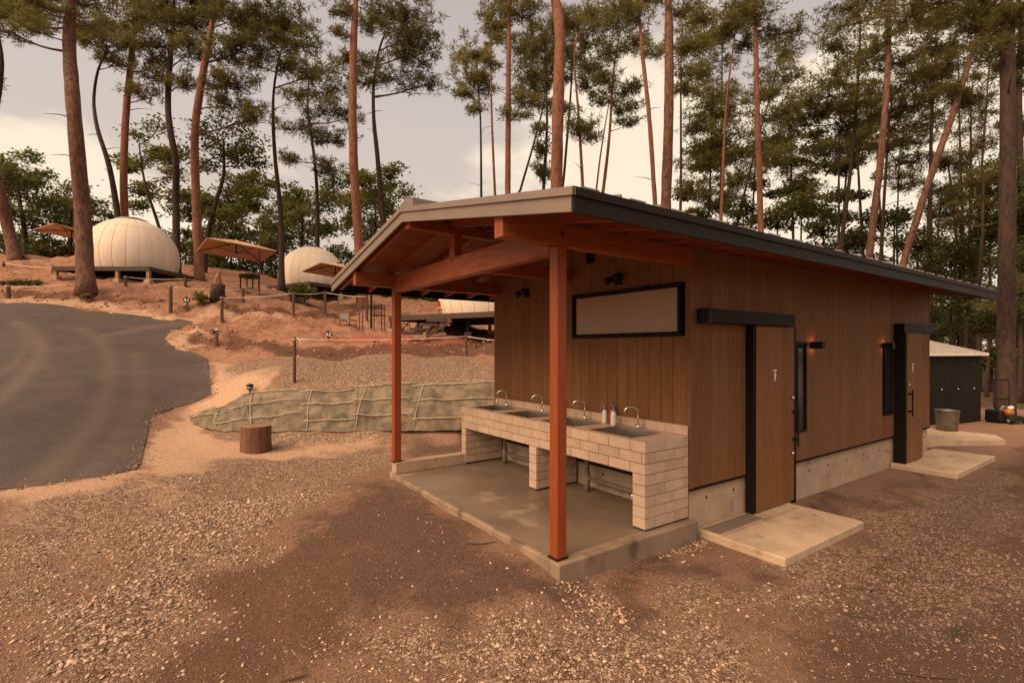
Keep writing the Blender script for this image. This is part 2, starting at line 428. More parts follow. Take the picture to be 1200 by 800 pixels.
G_DARK = [[(415,562),(465,555),(645,664),(668,690),(700,726),(640,748),(540,726),(440,690),(370,650),(385,595)],
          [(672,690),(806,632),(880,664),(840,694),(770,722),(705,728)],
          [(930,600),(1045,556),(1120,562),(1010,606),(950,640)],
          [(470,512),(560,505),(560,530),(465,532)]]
G_MED = [[(300,640),(420,600),(470,700),(380,780),(230,800),(200,740)]]
G_SCARP = [[(212,352),(260,356),(340,361),(420,362),(420,368),(345,369),(270,364),(215,359)],[(258,392),(330,401),(420,405),(600,404),(600,414),(420,417),(330,414),(262,405)],[(0,341),(90,346),(200,345),(200,350),(90,354),(0,348)],[(210,392),(250,396),(262,410),(240,408)]]
G_GRAV = [[(420,800),(440,730),(560,740),(650,770),(690,800)],
          [(655,676),(690,690),(760,730),(800,735),(900,672),(1010,612),(1130,560),(1200,540),(1200,700),(1130,760),(1040,700),(930,690),(800,770),(730,800),(620,800),(600,770),(690,740),(665,705)],
          [(200,560),(290,540),(460,520),(462,548),(420,560),(330,600),(255,660),(190,740),(110,800),(20,800),(60,730),(130,650)],
          [(250,428),(576,416),(576,446),(400,458),(300,462),(330,440)],
          [(265,508),(300,525),(460,520),(460,508)],
          [(0,600),(120,575),(190,560),(150,620),(60,680),(0,720)]]
G_TAN = [[(0,575),(170,550),(180,490),(250,465),(246,424),(330,428),(300,470),(225,497),(260,512),(460,512),(460,522),(300,540),(180,590),(0,620)],
         [(0,355),(110,363),(230,378),(330,371),(300,362),(240,368),(120,354),(0,347)],
         [(199,404),(206,388),(232,385),(240,402),(222,412)]]
G_REDBED = [[(362,391.5),(470,394),(560,397),(560,400),(475,400),(385,399)]]

def polar():
    th = np.concatenate([np.linspace(-180,-62,24)[:-1], np.linspace(-62,62,420), np.linspace(62,180,24)[1:]])
    r = np.concatenate([[.6,1.2], np.geomspace(1.9, 45, 300), np.geomspace(48, 900, 40)])
    TH, RR = np.meshgrid(np.radians(th), r)
    return len(r), len(th), (RR*np.sin(TH)).ravel(), (RR*np.cos(TH)).ravel()
nr, nth, GX, GY = polar()
GZ = HN(GX, GY)
def masks(X, Y):
    m = {}
    wx = vnoise(X, Y, 1.7)*.55+vnoise(X, Y, 5)*.25; wy = vnoise(X+31, Y+7, 1.7)*.55+vnoise(X+31, Y, 5)*.25
    def mx(L, s, k_=1):
        o = np.zeros(len(X))
        for p in L: o = np.maximum(o, polymask(X+wx*k_, Y+wy*k_, p, s))
        return o
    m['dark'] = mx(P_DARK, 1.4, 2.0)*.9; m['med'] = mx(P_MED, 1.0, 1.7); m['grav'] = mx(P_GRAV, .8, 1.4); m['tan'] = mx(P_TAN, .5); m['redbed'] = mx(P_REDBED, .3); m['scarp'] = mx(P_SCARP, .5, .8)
    return m
P_DARK = [ppoly(p) for p in G_DARK]; P_MED = [ppoly(p) for p in G_MED]+[[Vector((1.6,1.5,0)),Vector((2.2,4.2,0)),Vector((5,6.0,0)),Vector((11,10.5,0)),Vector((16,12,0)),Vector((14,1.5,0))]]; P_GRAV = [ppoly(p) for p in G_GRAV]  # last P_MED polygon paints the right side darker: wood shade plus darker soil
P_SCARP = [ppoly(p) for p in G_SCARP]
P_TAN = [ppoly(p) for p in G_TAN]; P_REDBED = [ppoly(p) for p in G_REDBED]
ROAD = ppoly(ROAD_PX)
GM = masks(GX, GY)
road_m = polymask(GX, GY, ROAD, .35, True); road_f = polymask(GX, GY, ROAD, 1.2)
rr = np.hypot(GX, GY)
slope = np.clip((GY-15)/3, 0, 1)*np.clip((3-GX)/3, 0, 1)        # the rough dug-over bank
house = polymask(GX, GY, [bw(-.3,-1.2),bw(9.8,-1.2),bw(9.8,4.4),bw(-.3,4.4)], .5)
rough = (vnoise(GX,GY,1.1)*.05+vnoise(GX,GY,3.1)*.022+vnoise(GX,GY,8)*.012)
rough *= 1-.7*polymask(GX, GY, [bw(-1.0,-.6),bw(2,-1),bw(2,3.7),bw(-1.0,3.9)], .5)
rough += slope*(vnoise(GX,GY,.9)*.28+vnoise(GX,GY,2.3)*.18+vnoise(GX,GY,5)*.13)
rough += GM['grav']*(vnoise(GX,GY,14)*.018)
rough += -.16*GM['scarp']*(.6+vnoise(GX,GY,1.6))
GZ = GZ + rough*(1-np.maximum(road_m, .75*road_f))*(1-.8*house) - .07*road_m - .02*house
grid = np.arange(nr*nth).reshape(nr, nth)
Q = np.stack([grid[:-1,:-1], grid[:-1,1:], grid[1:,1:], grid[1:,:-1]], -1).reshape(-1,4)
Q = Q[:, ::-1]
def ground_mat():
    m = bpy.data.materials.new('yard_soil'); t, N, L, p = nt(m)
    p.inputs['Roughness'].default_value = .95; p.inputs['Specular IOR Level'].default_value = .15
    tcn = N.new('ShaderNodeTexCoord'); vec = tcn.outputs['Object']
    def nz(s, d=6, r=.6):
        n = N.new('ShaderNodeTexNoise'); n.inputs['Scale'].default_value = s; n.inputs['Detail'].default_value = d; n.inputs['Roughness'].default_value = r
        L.new(vec, n.inputs[0]); return n.outputs[0]
    def ramp(f, a, b, lo=.35, hi=.65):
        r = N.new('ShaderNodeValToRGB'); r.color_ramp.elements[0].position = lo; r.color_ramp.elements[1].position = hi
        r.color_ramp.elements[0].color = (*a,1); r.color_ramp.elements[1].color = (*b,1); L.new(f, r.inputs[0]); return r.outputs[0]
    def mix(f, a, b):
        x = N.new('ShaderNodeMix'); x.data_type = 'RGBA'; L.new(f, x.inputs[0]); L.new(a, x.inputs[6]); L.new(b, x.inputs[7]); return x.outputs[2]
    def attr(n):
        a = N.new('ShaderNodeAttribute'); a.attribute_name = n; return a.outputs['Fac']
    def brk(n, amt=1.0):      # ragged edge
        a = N.new('ShaderNodeMath'); a.operation = 'MULTIPLY_ADD'; a.inputs[1].default_value = amt; a.inputs[2].default_value = -amt/2 + 0*amt
        L.new(nz(7,10,.82), a.inputs[0])
        b = N.new('ShaderNodeMath'); b.operation = 'ADD'; L.new(a.outputs[0], b.inputs[0]); L.new(attr(n), b.inputs[1])
        r = N.new('ShaderNodeMapRange'); r.inputs[1].default_value = .36; r.inputs[2].default_value = .64; L.new(b.outputs[0], r.inputs[0]); return r.outputs[0]
    fine = nz(48, 10, .85)
    base = mix(nz(1.3), ramp(fine, (.24,.142,.096), (.42,.265,.182), .42, .59), ramp(fine, (.18,.102,.068), (.33,.203,.137), .42, .59))
    b2 = N.new('ShaderNodeMapRange'); b2.inputs[1].default_value = .47; b2.inputs[2].default_value = .60; L.new(nz(1.7,10,.75), b2.inputs[0]); brk2 = b2.outputs[0]
    hill = mix(nz(2.2,8,.7), ramp(fine, (.34,.185,.118), (.56,.34,.225), .42, .59), ramp(fine, (.26,.125,.078), (.52,.275,.175), .42, .59))
    mid = N.new('ShaderNodeMapRange'); mid.inputs[1].default_value = .47; mid.inputs[2].default_value = .56; L.new(nz(5.5,10,.8), mid.inputs[0])
    hill = mix(mid.outputs[0], hill, ramp(fine, (.22,.115,.073), (.43,.24,.155), .42, .59))
    hill = mix(brk2, hill, ramp(fine, (.17,.078,.048), (.33,.165,.105)))
    col = mix(attr('hill'), base, hill)
    tan = ramp(nz(30,10,.85), (.36,.225,.145), (.66,.45,.305), .42, .59)
    col = mix(brk('tan'), col, tan)
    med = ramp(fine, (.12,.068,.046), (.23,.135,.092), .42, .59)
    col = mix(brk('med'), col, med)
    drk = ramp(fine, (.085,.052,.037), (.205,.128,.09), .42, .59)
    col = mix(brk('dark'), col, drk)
    # small stones between the modelled ones
    vo = N.new('ShaderNodeTexVoronoi'); vo.inputs['Scale'].default_value = 34; L.new(vec, vo.inputs[0])
    vc = N.new('ShaderNodeTexVoronoi'); vc.inputs['Scale'].default_value = 34; vc.feature = 'DISTANCE_TO_EDGE'; L.new(vec, vc.inputs[0])
    sv = N.new('ShaderNodeSeparateColor'); L.new(vo.outputs['Color'], sv.inputs[0])
    stone = ramp(sv.outputs[0], (.20,.125,.085), (.62,.45,.32), .1, .95)
    ed = N.new('ShaderNodeMapRange'); ed.inputs[1].default_value = 0; ed.inputs[2].default_value = .13; L.new(vc.outputs['Distance'], ed.inputs[0])
    gap = N.new('ShaderNodeRGB'); gap.outputs[0].default_value = (.14,.078,.05,1)
    stone = mix(ed.outputs[0], gap.outputs[0], stone)
    col = mix(brk('grav', 1.5), col, stone)
    col = mix(brk('scarp', 1.6), col, ramp(fine, (.085,.044,.029), (.23,.118,.075), .42, .6))  # scarp bands: moist soil, with the steps' shadow put into the colour
    rb = N.new('ShaderNodeRGB'); rb.outputs[0].default_value = (.36,.125,.075,1)
    col = mix(brk('redbed'), col, rb.outputs[0])
    fl = ramp(nz(6,8,.7), (.05,.04,.02), (.14,.085,.05))
    col = mix(brk('forest'), col, fl)
    gr = ramp(fine, (.05,.055,.015), (.11,.11,.03))
    col = mix(brk('moss', .9), col, gr)
    dm = N.new('ShaderNodeMath'); dm.operation = 'MULTIPLY'; dm.inputs[1].default_value = .5; L.new(brk('right_shade', .6), dm.inputs[0])
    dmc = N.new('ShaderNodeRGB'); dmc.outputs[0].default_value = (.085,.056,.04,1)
    col = mix(dm.outputs[0], col, dmc.outputs[0])  # darkens the right yard: shade and darker soil mixed into the colour
    L.new(col, p.inputs['Base Color'])
    b = N.new('ShaderNodeBump'); b.inputs['Strength'].default_value = .8; b.inputs['Distance'].default_value = .03
    h1 = N.new('ShaderNodeMath'); h1.operation = 'ADD'; L.new(fine, h1.inputs[0]); L.new(nz(12,8,.7), h1.inputs[1])
    h2 = N.new('ShaderNodeMath'); h2.operation = 'MULTIPLY'; L.new(ed.outputs[0], h2.inputs[0]); L.new(attr('grav'), h2.inputs[1])
    h3 = N.new('ShaderNodeMath'); h3.operation = 'ADD'; L.new(h1.outputs[0], h3.inputs[0]); L.new(h2.outputs[0], h3.inputs[1])
    hh = N.new('ShaderNodeMath'); hh.operation = 'MULTIPLY'; L.new(nz(4.5,10,.75), hh.inputs[0]); L.new(attr('hill'), hh.inputs[1])
    h4 = N.new('ShaderNodeMath'); h4.operation = 'MULTIPLY_ADD'; h4.inputs[1].default_value = 7; L.new(hh.outputs[0], h4.inputs[0]); L.new(h3.outputs[0], h4.inputs[2])
    L.new(h4.outputs[0], b.inputs['Height']); L.new(b.outputs[0], p.inputs['Normal'])
    return m
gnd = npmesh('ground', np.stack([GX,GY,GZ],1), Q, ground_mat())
gnd.data.polygons.foreach_set('use_smooth', [True]*len(gnd.data.polygons))
tag(gnd, kind='structure')
GM['hill'] = np.clip((HN(GX,GY)-.9)/1.0, 0, 1)*np.clip((2-GX)/3,0,1)
GM['forest'] = np.maximum(np.clip((GY-14.5)/3,0,1)*np.clip((GX-5)/3,0,1), np.clip((GY-36)/4,0,1))
GM['right_shade'] = polymask(GX, GY, [Vector((1.1,2.2,0)),Vector((2.6,4.2,0)),Vector((8,8.6,0)),Vector((14,12,0)),Vector((22,11,0)),Vector((10,.5,0)),Vector((2,.8,0))], 1.4)  # wood shade over the right yard, painted into the soil colour
GM['moss'] = np.maximum(polymask(GX,GY,ppoly([(1105,735),(1130,728),(1146,742),(1128,752)]),.15), 0)
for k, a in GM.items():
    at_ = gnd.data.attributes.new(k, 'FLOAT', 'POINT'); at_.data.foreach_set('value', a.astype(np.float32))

# ------------------------------------------------------------------ the asphalt road
def asphalt_mat():
    m = bpy.data.materials.new('asphalt'); t, N, L, p = nt(m)
    p.inputs['Roughness'].default_value = .75; p.inputs['Specular IOR Level'].default_value = .3
    tcn = N.new('ShaderNodeTexCoord'); vec = tcn.outputs['Object']
    def nz(s, st=(1,1,1), d=6):
        mp = N.new('ShaderNodeMapping'); mp.inputs['Scale'].default_value = st; L.new(vec, mp.inputs[0])
        n = N.new('ShaderNodeTexNoise'); n.inputs['Scale'].default_value = s; n.inputs['Detail'].default_value = d; n.inputs['Roughness'].default_value = .65; L.new(mp.outputs[0], n.inputs[0]); return n.outputs[0]
    r = N.new('ShaderNodeValToRGB'); r.color_ramp.elements[0].color = (.062,.049,.047,1); r.color_ramp.elements[1].color = (.09,.07,.064,1)
    r.color_ramp.elements[0].position = .3; r.color_ramp.elements[1].position = .7
    L.new(nz(1.1), r.inputs[0])
    g = N.new('ShaderNodeValToRGB'); g.color_ramp.elements[0].color = (.08,.08,.08,1); g.color_ramp.elements[1].color = (1.6,1.5,1.4,1)
    g.color_ramp.elements[0].position = .3; g.color_ramp.elements[1].position = .75
    L.new(nz(38,(1,1,1),10), g.inputs[0])
    mx = N.new('ShaderNodeMix'); mx.data_type = 'RGBA'; mx.blend_type = 'MULTIPLY'; mx.inputs[0].default_value = .6
    L.new(r.outputs[0], mx.inputs[6]); L.new(g.outputs[0], mx.inputs[7])
    du = N.new('ShaderNodeMapRange'); du.inputs[1].default_value = .46; du.inputs[2].default_value = .75; du.inputs[4].default_value = .15
    L.new(nz(1.6,(1.0,.8,1),9), du.inputs[0])
    a = N.new('ShaderNodeAttribute'); a.attribute_name = 'track'
    ad = N.new('ShaderNodeMath'); ad.operation = 'MULTIPLY_ADD'; ad.use_clamp = True; L.new(a.outputs['Fac'], ad.inputs[0])
    L.new(nz(5,(1,1,1),9), ad.inputs[1]); L.new(du.outputs[0], ad.inputs[2])
    d = N.new('ShaderNodeMix'); d.data_type = 'RGBA'; d.inputs[7].default_value = (.145,.108,.084,1)
    L.new(ad.outputs[0], d.inputs[0]); L.new(mx.outputs[2], d.inputs[6])
    L.new(d.outputs[2], p.inputs['Base Color'])
    b = N.new('ShaderNodeBump'); b.inputs['Strength'].default_value = .5; b.inputs['Distance'].default_value = .01
    L.new(nz(140), b.inputs['Height']); L.new(b.outputs[0], p.inputs['Normal'])
    return m
def dense(P, step, close=True):
    out = []
    n = len(P)
    for i in range(n if close else n-1):
        a = Vector(P[i][:2]); b = Vector(P[(i+1)%n][:2]); k = max(1, int((b-a).length/step))
        for j in range(k): out.append(a.lerp(b, j/k))
    return out
bd = dense(ROAD, .25)
bd = [Vector((p.x+.05*mnoise.noise(Vector((p.x*2.2,p.y*2.2,0)))+.02*mnoise.noise(Vector((p.x*9,p.y*9,3))), p.y+.05*mnoise.noise(Vector((p.x*2.2,p.y*2.2,5))))) for p in bd]
nb = len(bd)
xs = [p.x for p in bd]; ys = [p.y for p in bd]
gx, gy = np.meshgrid(np.arange(min(xs), max(xs), .16), np.arange(min(ys), max(ys), .16)); gx = gx.ravel(); gy = gy.ravel()
ins = polymask(gx, gy, bd, .3) > .99
pts = bd + [Vector((x,y)) for x, y in zip(gx[ins], gy[ins])]
vo, ed, fa, *_ = delaunay_2d_cdt(pts, [], [list(range(nb))], 1, 1e-5)
vx = np.array([v.x for v in vo]); vy = np.array([v.y for v in vo]); vz = HN(vx, vy)+.014
tris = [f for f in fa]
me = bpy.data.meshes.new('asphalt_road')
V = [(x,y,z) for x,y,z in zip(vx,vy,vz)]
# skirt so the road has an edge
ecount = {}
for f in tris:
    for i in range(len(f)):
        a, b = f[i], f[(i+1)%len(f)]
        ecount.setdefault((min(a,b),max(a,b)), []).append((a,b))
F2 = [tuple(f) for f in tris]; low = {}
for k, l in ecount.items():
    if len(l) == 1:
        a, b = l[0]
        for q in (a,b):
            if q not in low:
                low[q] = len(V); V.append((vx[q], vy[q], vz[q]-.2))
        F2.append((b, a, low[a], low[b]))
me.from_pydata(V, [], F2); me.materials.append(asphalt_mat())
road = link('road', me); tag(road, kind='structure')
allx = np.array([v[0] for v in V]); ally = np.array([v[1] for v in V])
def trackline(px, w):
    P = [hit(*p) for p in px]; d = np.full(len(allx), 1e9)
    for a, b in zip(P[:-1], P[1:]):
        ab = np.array((b-a)[:2]); t = np.clip(((allx-a.x)*ab[0]+(ally-a.y)*ab[1])/(ab@ab), 0, 1)
        d = np.minimum(d, np.hypot(allx-a.x-t*ab[0], ally-a.y-t*ab[1]))
    return np.exp(-(d/w)**2)
tr = np.maximum.reduce([trackline([(40,572),(75,535),(112,490),(128,455),(130,425),(118,400),(95,385)], .22)*.8, trackline([(100,560),(140,520),(160,480),(163,445),(158,415)], .25)*.6, trackline([(0,470),(30,440),(48,415),(44,395),(20,378)], .2)*.9,
     trackline([(120,394),(170,384),(230,377)], .22)*.9, trackline([(0,440),(24,420),(34,402),(24,388)], .14)*.6])
a_ = me.attributes.new('track', 'FLOAT', 'POINT'); a_.data.foreach_set('value', tr.astype(np.float32))

# ------------------------------------------------------------------ stones
def ico():
    b = bmesh.new(); bmesh.ops.create_icosphere(b, subdivisions=1, radius=1)
    v = np.array([x.co for x in b.verts]); f = np.array([[q.index for q in x.verts] for x in b.faces]); b.free(); return v, f
IV, IF = ico()
def stone_mat(name, a, b):
    m = bpy.data.materials.new(name); t, N, L, p = nt(m)
    g = N.new('ShaderNodeNewGeometry'); r = N.new('ShaderNodeValToRGB')
    r.color_ramp.elements[0].color = (*a,1); r.color_ramp.elements[1].color = (*b,1); L.new(g.outputs['Random Per Island'], r.inputs[0])
    L.new(r.outputs[0], p.inputs['Base Color']); p.inputs['Roughness'].default_value = .9; p.inputs['Specular IOR Level'].default_value = .2
    return m
def scatter(name, X, Y, Z, S, m, flatten=.6):
    n = len(X)
    J = IV[None]*(1+rng.uniform(-.32,.32,(n,len(IV),1)))
    sc3 = S[:,None]*rng.uniform(.65,1.3,(n,3))*np.array([1,1,flatten])
    J = J*sc3[:,None,:]
    a = rng.uniform(0,6.28,n); c, s = np.cos(a)[:,None], np.sin(a)[:,None]
    x = J[:,:,0]*c-J[:,:,1]*s; y = J[:,:,0]*s+J[:,:,1]*c
    tl = rng.uniform(-.4,.4,(n,2)); z = J[:,:,2]+x*tl[:,:1]+y*tl[:,1:]
    P = np.stack([x+X[:,None], y+Y[:,None], z+Z[:,None]+S[:,None]*flatten*.25],2)
    T = (IF[None]+(np.arange(n)*len(IV))[:,None,None]).reshape(-1,3)
    o = npmesh(name, P.reshape(-1,3), T, m); tag(o, kind='stuff'); return o
def gz(X, Y):       # ground height with its relief
    h = vnoise(X,Y,1.1)*.05+vnoise(X,Y,3.1)*.022+vnoise(X,Y,8)*.012
    h = h*(1-.7*polymask(X, Y, [bw(-1.0,-.6),bw(2,-1),bw(2,3.7),bw(-1.0,3.9)], .5))
    s = np.clip((Y-15)/3, 0, 1)*np.clip((3-X)/3, 0, 1)
    h = h+s*(vnoise(X,Y,.9)*.28+vnoise(X,Y,2.3)*.18+vnoise(X,Y,5)*.13)
    ho = polymask(X, Y, [bw(-.3,-1.2),bw(9.8,-1.2),bw(9.8,4.4),bw(-.3,4.4)], .5)
    return HN(X,Y)+h*(1-.8*ho)-.02*ho
N0 = 172000
th = rng.uniform(R(-56), R(64), N0); r_ = np.sqrt(rng.uniform(2.2**2, 7.0**2, N0)); r_[:60000] = 2.2+rng.random(60000)*5
r_[126000:] = rng.uniform(6.5, 16, 46000)
SX = r_*np.sin(th); SY = r_*np.cos(th)
sm = masks(SX, SY)
lx = (SX-BO[0])*Ux+(SY-BO[1])*Uy; ly = (SX-BO[0])*Vx+(SY-BO[1])*Vy
inb = ((lx > -.02)&(lx < 9.3)&(ly > -.02)&(ly < 3.9)) | ((lx > 1.98)&(lx < 3.95)&(ly > -.95)&(ly < .1)) | ((lx>7.2)&(lx<9.5)&(ly>-.9)&(ly<.1))
prob = .045+.85*sm['grav']*(.35+1.3*(vnoise(SX,SY,2.5)+.5))+.08*sm['tan']-.6*sm['dark']*(1-sm['grav'])
prob = np.maximum(prob, .05*(1-.8*sm['dark']))
keep = (rng.random(N0) < prob)&~inb&(polymask(SX,SY,ROAD,.2)<.4)
SX, SY = SX[keep], SY[keep]
SZ = gz(SX, SY)
S = .0036+.0125*rng.random(len(SX))**3.6
S *= 1+.55*(polymask(SX,SY,P_GRAV[2],.5)*rng.random(len(SX)))
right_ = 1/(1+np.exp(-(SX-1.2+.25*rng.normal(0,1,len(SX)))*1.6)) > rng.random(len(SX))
for sel, nm, ca, cb in ((~right_,'gravel',(.15,.09,.062),(.56,.41,.295)),(right_,'gravel',(.085,.055,.04),(.31,.215,.15))):  # right-hand stones get a darker colour that carries the wood's shade
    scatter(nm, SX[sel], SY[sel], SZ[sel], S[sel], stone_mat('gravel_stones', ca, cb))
oct_v = np.array([(1,0,0),(-1,0,0),(0,1,0),(0,-1,0),(0,0,1),(0,0,-1)], float); oct_f = np.array([(0,2,4),(2,1,4),(1,3,4),(3,0,4),(2,0,5),(1,2,5),(3,1,5),(0,3,5)])
NT_ = 60000
th = rng.uniform(R(-50), R(50), NT_); r_ = 2.2+rng.random(NT_)**1.3*6.5
GX_, GY_ = r_*np.sin(th), r_*np.cos(th)
lx = (GX_-BO[0])*Ux+(GY_-BO[1])*Uy; ly = (GX_-BO[0])*Vx+(GY_-BO[1])*Vy
k = ~(((lx > -.02)&(lx < 9.3)&(ly > -.06)&(ly < 3.9)) | ((lx > 1.95)&(lx < 3.8)&(ly > -.92)&(ly < .1)) | ((lx>7.2)&(lx<9.7)&(ly>-.9)&(ly<.1)))&(polymask(GX_,GY_,ROAD,.1)<.4)
GX_, GY_ = GX_[k], GY_[k]
IVs, IFs = IV, IF; IV, IF = oct_v, oct_f
dk_ = masks(GX_, GY_)['dark'] > .45
for sel, ca, cb in ((dk_, (.045,.026,.018), (.21,.13,.09)), (~dk_, (.10,.055,.036), (.40,.26,.175))):
    scatter('grit', GX_[sel], GY_[sel], gz(GX_[sel], GY_[sel])+.001, .0022+.005*rng.random(int(sel.sum()))**2, stone_mat('grit', ca, cb), .7)
IV, IF = IVs, IFs
ne = 9000
ei = rng.integers(0, nb, ne); eP = np.array([(p.x,p.y) for p in bd])
ex = eP[ei,0]+rng.normal(0,.11,ne)*rng.random(ne)*1.6; ey = eP[ei,1]+rng.normal(0,.13,ne)*rng.random(ne)*1.6
k = (ey > 3)&(ey < 20); ex, ey = ex[k], ey[k]
on_ = polymask(ex, ey, ROAD, .02) > .5
scatter('edge_crumbs', ex, ey, np.where(on_, HN(ex,ey)+.014, gz(ex,ey)+.004), .004+.016*rng.random(len(ex))**2.5, stone_mat('edge_stones', (.13,.08,.055), (.46,.31,.21)))
# clods of dug earth on the banks
n = 22000
px_ = rng.uniform(-60, 590, n); dd = rng.uniform(15.5, 30, n)
CX_ = (px_-600)/F*dd; k = (polymask(CX_, dd, ROAD, .3) < .3)&(rng.random(n) < np.clip(.5+2.2*vnoise(CX_,dd,.8)+1.2*vnoise(CX_,dd,2.4),0,1))
CX_, dd = CX_[k], dd[k]
scatter('earth_clods', CX_, dd, gz(CX_, dd)-.01, .008+.06*rng.random(len(dd))**7, stone_mat('clods', (.22,.11,.068), (.50,.28,.18)))
# loose bigger stones along the slab corner
n = 170
tt = rng.random(n); A0 = hit(662,680); A1 = hit(735,722)
x = A0.x+(A1.x-A0.x)*tt+rng.normal(0,.05,n); y = A0.y+(A1.y-A0.y)*tt+rng.normal(0,.07,n)
A2 = bw(1.2,-.1); A3 = bw(1.95,-.12)
x2 = A2.x+(A3.x-A2.x)*tt+rng.normal(0,.06,n); y2 = A2.y+(A3.y-A2.y)*tt+rng.normal(0,.05,n)
x = np.concatenate([x,x2]); y = np.concatenate([y,y2])
u_ = (x-BO[0])*Ux+(y-BO[1])*Uy; v_ = (x-BO[0])*Vx+(y-BO[1])*Vy; k = ~((u_>0)&(v_>0)); x, y = x[k], y[k]
scatter('mortar_crumbs', x, y, gz(x,y)+.004, .004+.016*rng.random(len(x))**3, stone_mat('crumbs', (.30,.20,.135), (.52,.37,.26)))
# twigs on the yard
for (a, b, bend) in [((546,637),(582,634),.04),((497,601),(510,602),.01),((1050,790),(1120,799),.02),((1000,690),(1040,692),.02),((330,800),(362,792),.01)]:
    p, q = hit(*a), hit(*b); mid = (p+q)/2+Vector((0,-bend,0))
    for w in (p,q,mid): w.z = float(gz(np.array([w.x]),np.array([w.y]))[0])+.012
    tw = MB().tube([p,(p+mid)/2,mid,(q+mid)/2,q],[.005,.006,.006,.005,.003],5).build('fallen_twig', MT['twig'])
    tag(tw, {546:'thin curved dark twig lying on the dark soil just left of the concrete slab',497:'short straight twig on dark soil near the far end of the slab',1050:'thin twig on the gravel at the bottom right corner',1000:'short twig on gravel below the front concrete step',330:'small pale twig on the bare soil at the bottom left of centre'}[a[0]], 'twig')

# ------------------------------------------------------------------ the wash house
house = bthing('wash_house', 'brown timber clad camp wash house with orange porch posts and low metal gable roof', 'building', 4.6, 1.95, 0)
WU, WE = 1.88, 9.2          # front wall plane, far end
VN, VF, VC = .05, 3.85, 1.93
EN, EF = -.84, 4.70         # eaves
UF, UB = -.56, 9.5
ZE, PIT = 2.947, .183       # roof top at the eave, pitch
def zr(v): return ZE+PIT*min(v-EN, EF-v) if False else (ZE+PIT*(v-EN) if v <= VC else ZE+PIT*(VC-EN)-(PIT*(VC-EN))*(v-VC)/(EF-VC))
# foundation and slab
fo = MB().box((WU+.02,VN+.025,-.5),(WE-.02,VF-.025,.445)).build('foundation', MT['concrete'], house, bevel=.006)
for u in (2.2,2.72,4.55,5.1,5.7,6.3,6.9,9.0):
    c = (u, VN+.022, .3 if u < 4 else .27)
    b = MB(); b.tube([(c[0],c[1]+.012,c[2]),(c[0],c[1]-.001,c[2])],.017,10).build('form_hole', MT['holes'], fo)
for v in (.75,1.35,2.5,3.2):
    MB().tube([(WU+.03,v,.33),(WU+.018,v,.33)],.018,10).build('form_hole', MT['holes'], fo)
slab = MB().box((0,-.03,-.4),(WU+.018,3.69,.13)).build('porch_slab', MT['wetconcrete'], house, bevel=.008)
MB().box((.05,3.62,.132),(1.2,3.78,.29)).build('porch_kerb', MT['concrete'], house, bevel=.006)
MB().box((.02,3.692,-.4),(1.86,3.78,.131)).build('kerb_footing', MT['concrete'], house)
b = MB(); b.box((-.002,-.036,-.4),(1.87,.10,.133)); b.build('slab_edge', MT['stained'], slab, bevel=.008)
b = MB(); b.box((-.004,.102,-.4),(.05,3.69,.132)); b.build('slab_edge', MT['stained'], slab, bevel=.008)
# wall core
wall = MB().hexa([(WU+.03,VN+.03,.44),(WE-.03,VN+.03,.44),(WE-.03,VF-.03,.44),(WU+.03,VF-.03,.44),
                  (WU+.03,VN+.03,zr(VN)-.12),(WE-.03,VN+.03,zr(VN)-.12),(WE-.03,VF-.03,zr(VF)-.12),(WU+.03,VF-.03,zr(VF)-.12)]).build('wall', MT['darkmetal'], house)
MB().add([(WU+.03,VN+.03,zr(VN)-.121),(WU+.03,VF-.03,zr(VF)-.121),(WU+.03,VC,zr(VC)-.16),(WE-.03,VN+.03,zr(VN)-.121),(WE-.03,VF-.03,zr(VF)-.121),(WE-.03,VC,zr(VC)-.16)],[(0,2,1),(3,4,5),(0,3,5,2),(1,2,5,4)]).build('gable_core', MT['darkmetal'], wall)
BWD = .163
def board(plane, a0, a1, z0, z1a, z1b, gap=.004):
    # plane 'f': front wall (u const), a = v ; plane 's': long wall (v const), a = u
    t = .028
    if plane == 'f':
        p = [(WU,a0+gap/2,z0),(WU+t,a0+gap/2,z0),(WU+t,a1-gap/2,z0),(WU,a1-gap/2,z0)]; q = [(WU,a0+gap/2,z1a),(WU+t,a0+gap/2,z1a),(WU+t,a1-gap/2,z1b),(WU,a1-gap/2,z1b)]
    elif plane == 's':
        p = [(a0+gap/2,VN,z0),(a1-gap/2,VN,z0),(a1-gap/2,VN+t,z0),(a0+gap/2,VN+t,z0)]; q = [(x,y,z1a) for x,y,_ in p]
    return MB().hexa(p+q).build('board', MT['siding'], wall, bevel=.0035)
WIN = (.155, 1.885, 2.062, 2.642)
v = VN+.06; 
while v < VF-.05:
    v2 = min(v+BWD, VF-.05)
    za, zb = zr(v)-.13, zr(v2)-.13
    if v2 > WIN[0]+.01 and v < WIN[1]-.01:
        board('f', v, v2, .445, WIN[2], WIN[2]); board('f', v, v2, WIN[3], za, zb)
    else: board('f', v, v2, .445, za, zb)
    v = v2
NW = [(4.13,4.40,.82,2.02),(7.06,7.38,.82,2.0)]
u = WU+.05
zs = zr(VN)-.10
while u < WE-.05:
    u2 = min(u+BWD, WE-.05)
    blk = next((w for w in NW if u2 > w[0]+.03 and u < w[1]-.03), None)
    if blk:
        board('s', u, u2, .445, blk[2], blk[2]); board('s', u, u2, blk[3], zs, zs)
    else: board('s', u, u2, .445, zs, zs)
    u = u2
for (u, v) in ((WU-.006,VN-.006),(WE-.05,VN-.006)):
    MB().box((u,v,.442),(u+.056,v+.066,zs-.002)).build('corner_board', MT['siding'], wall, bevel=.003)
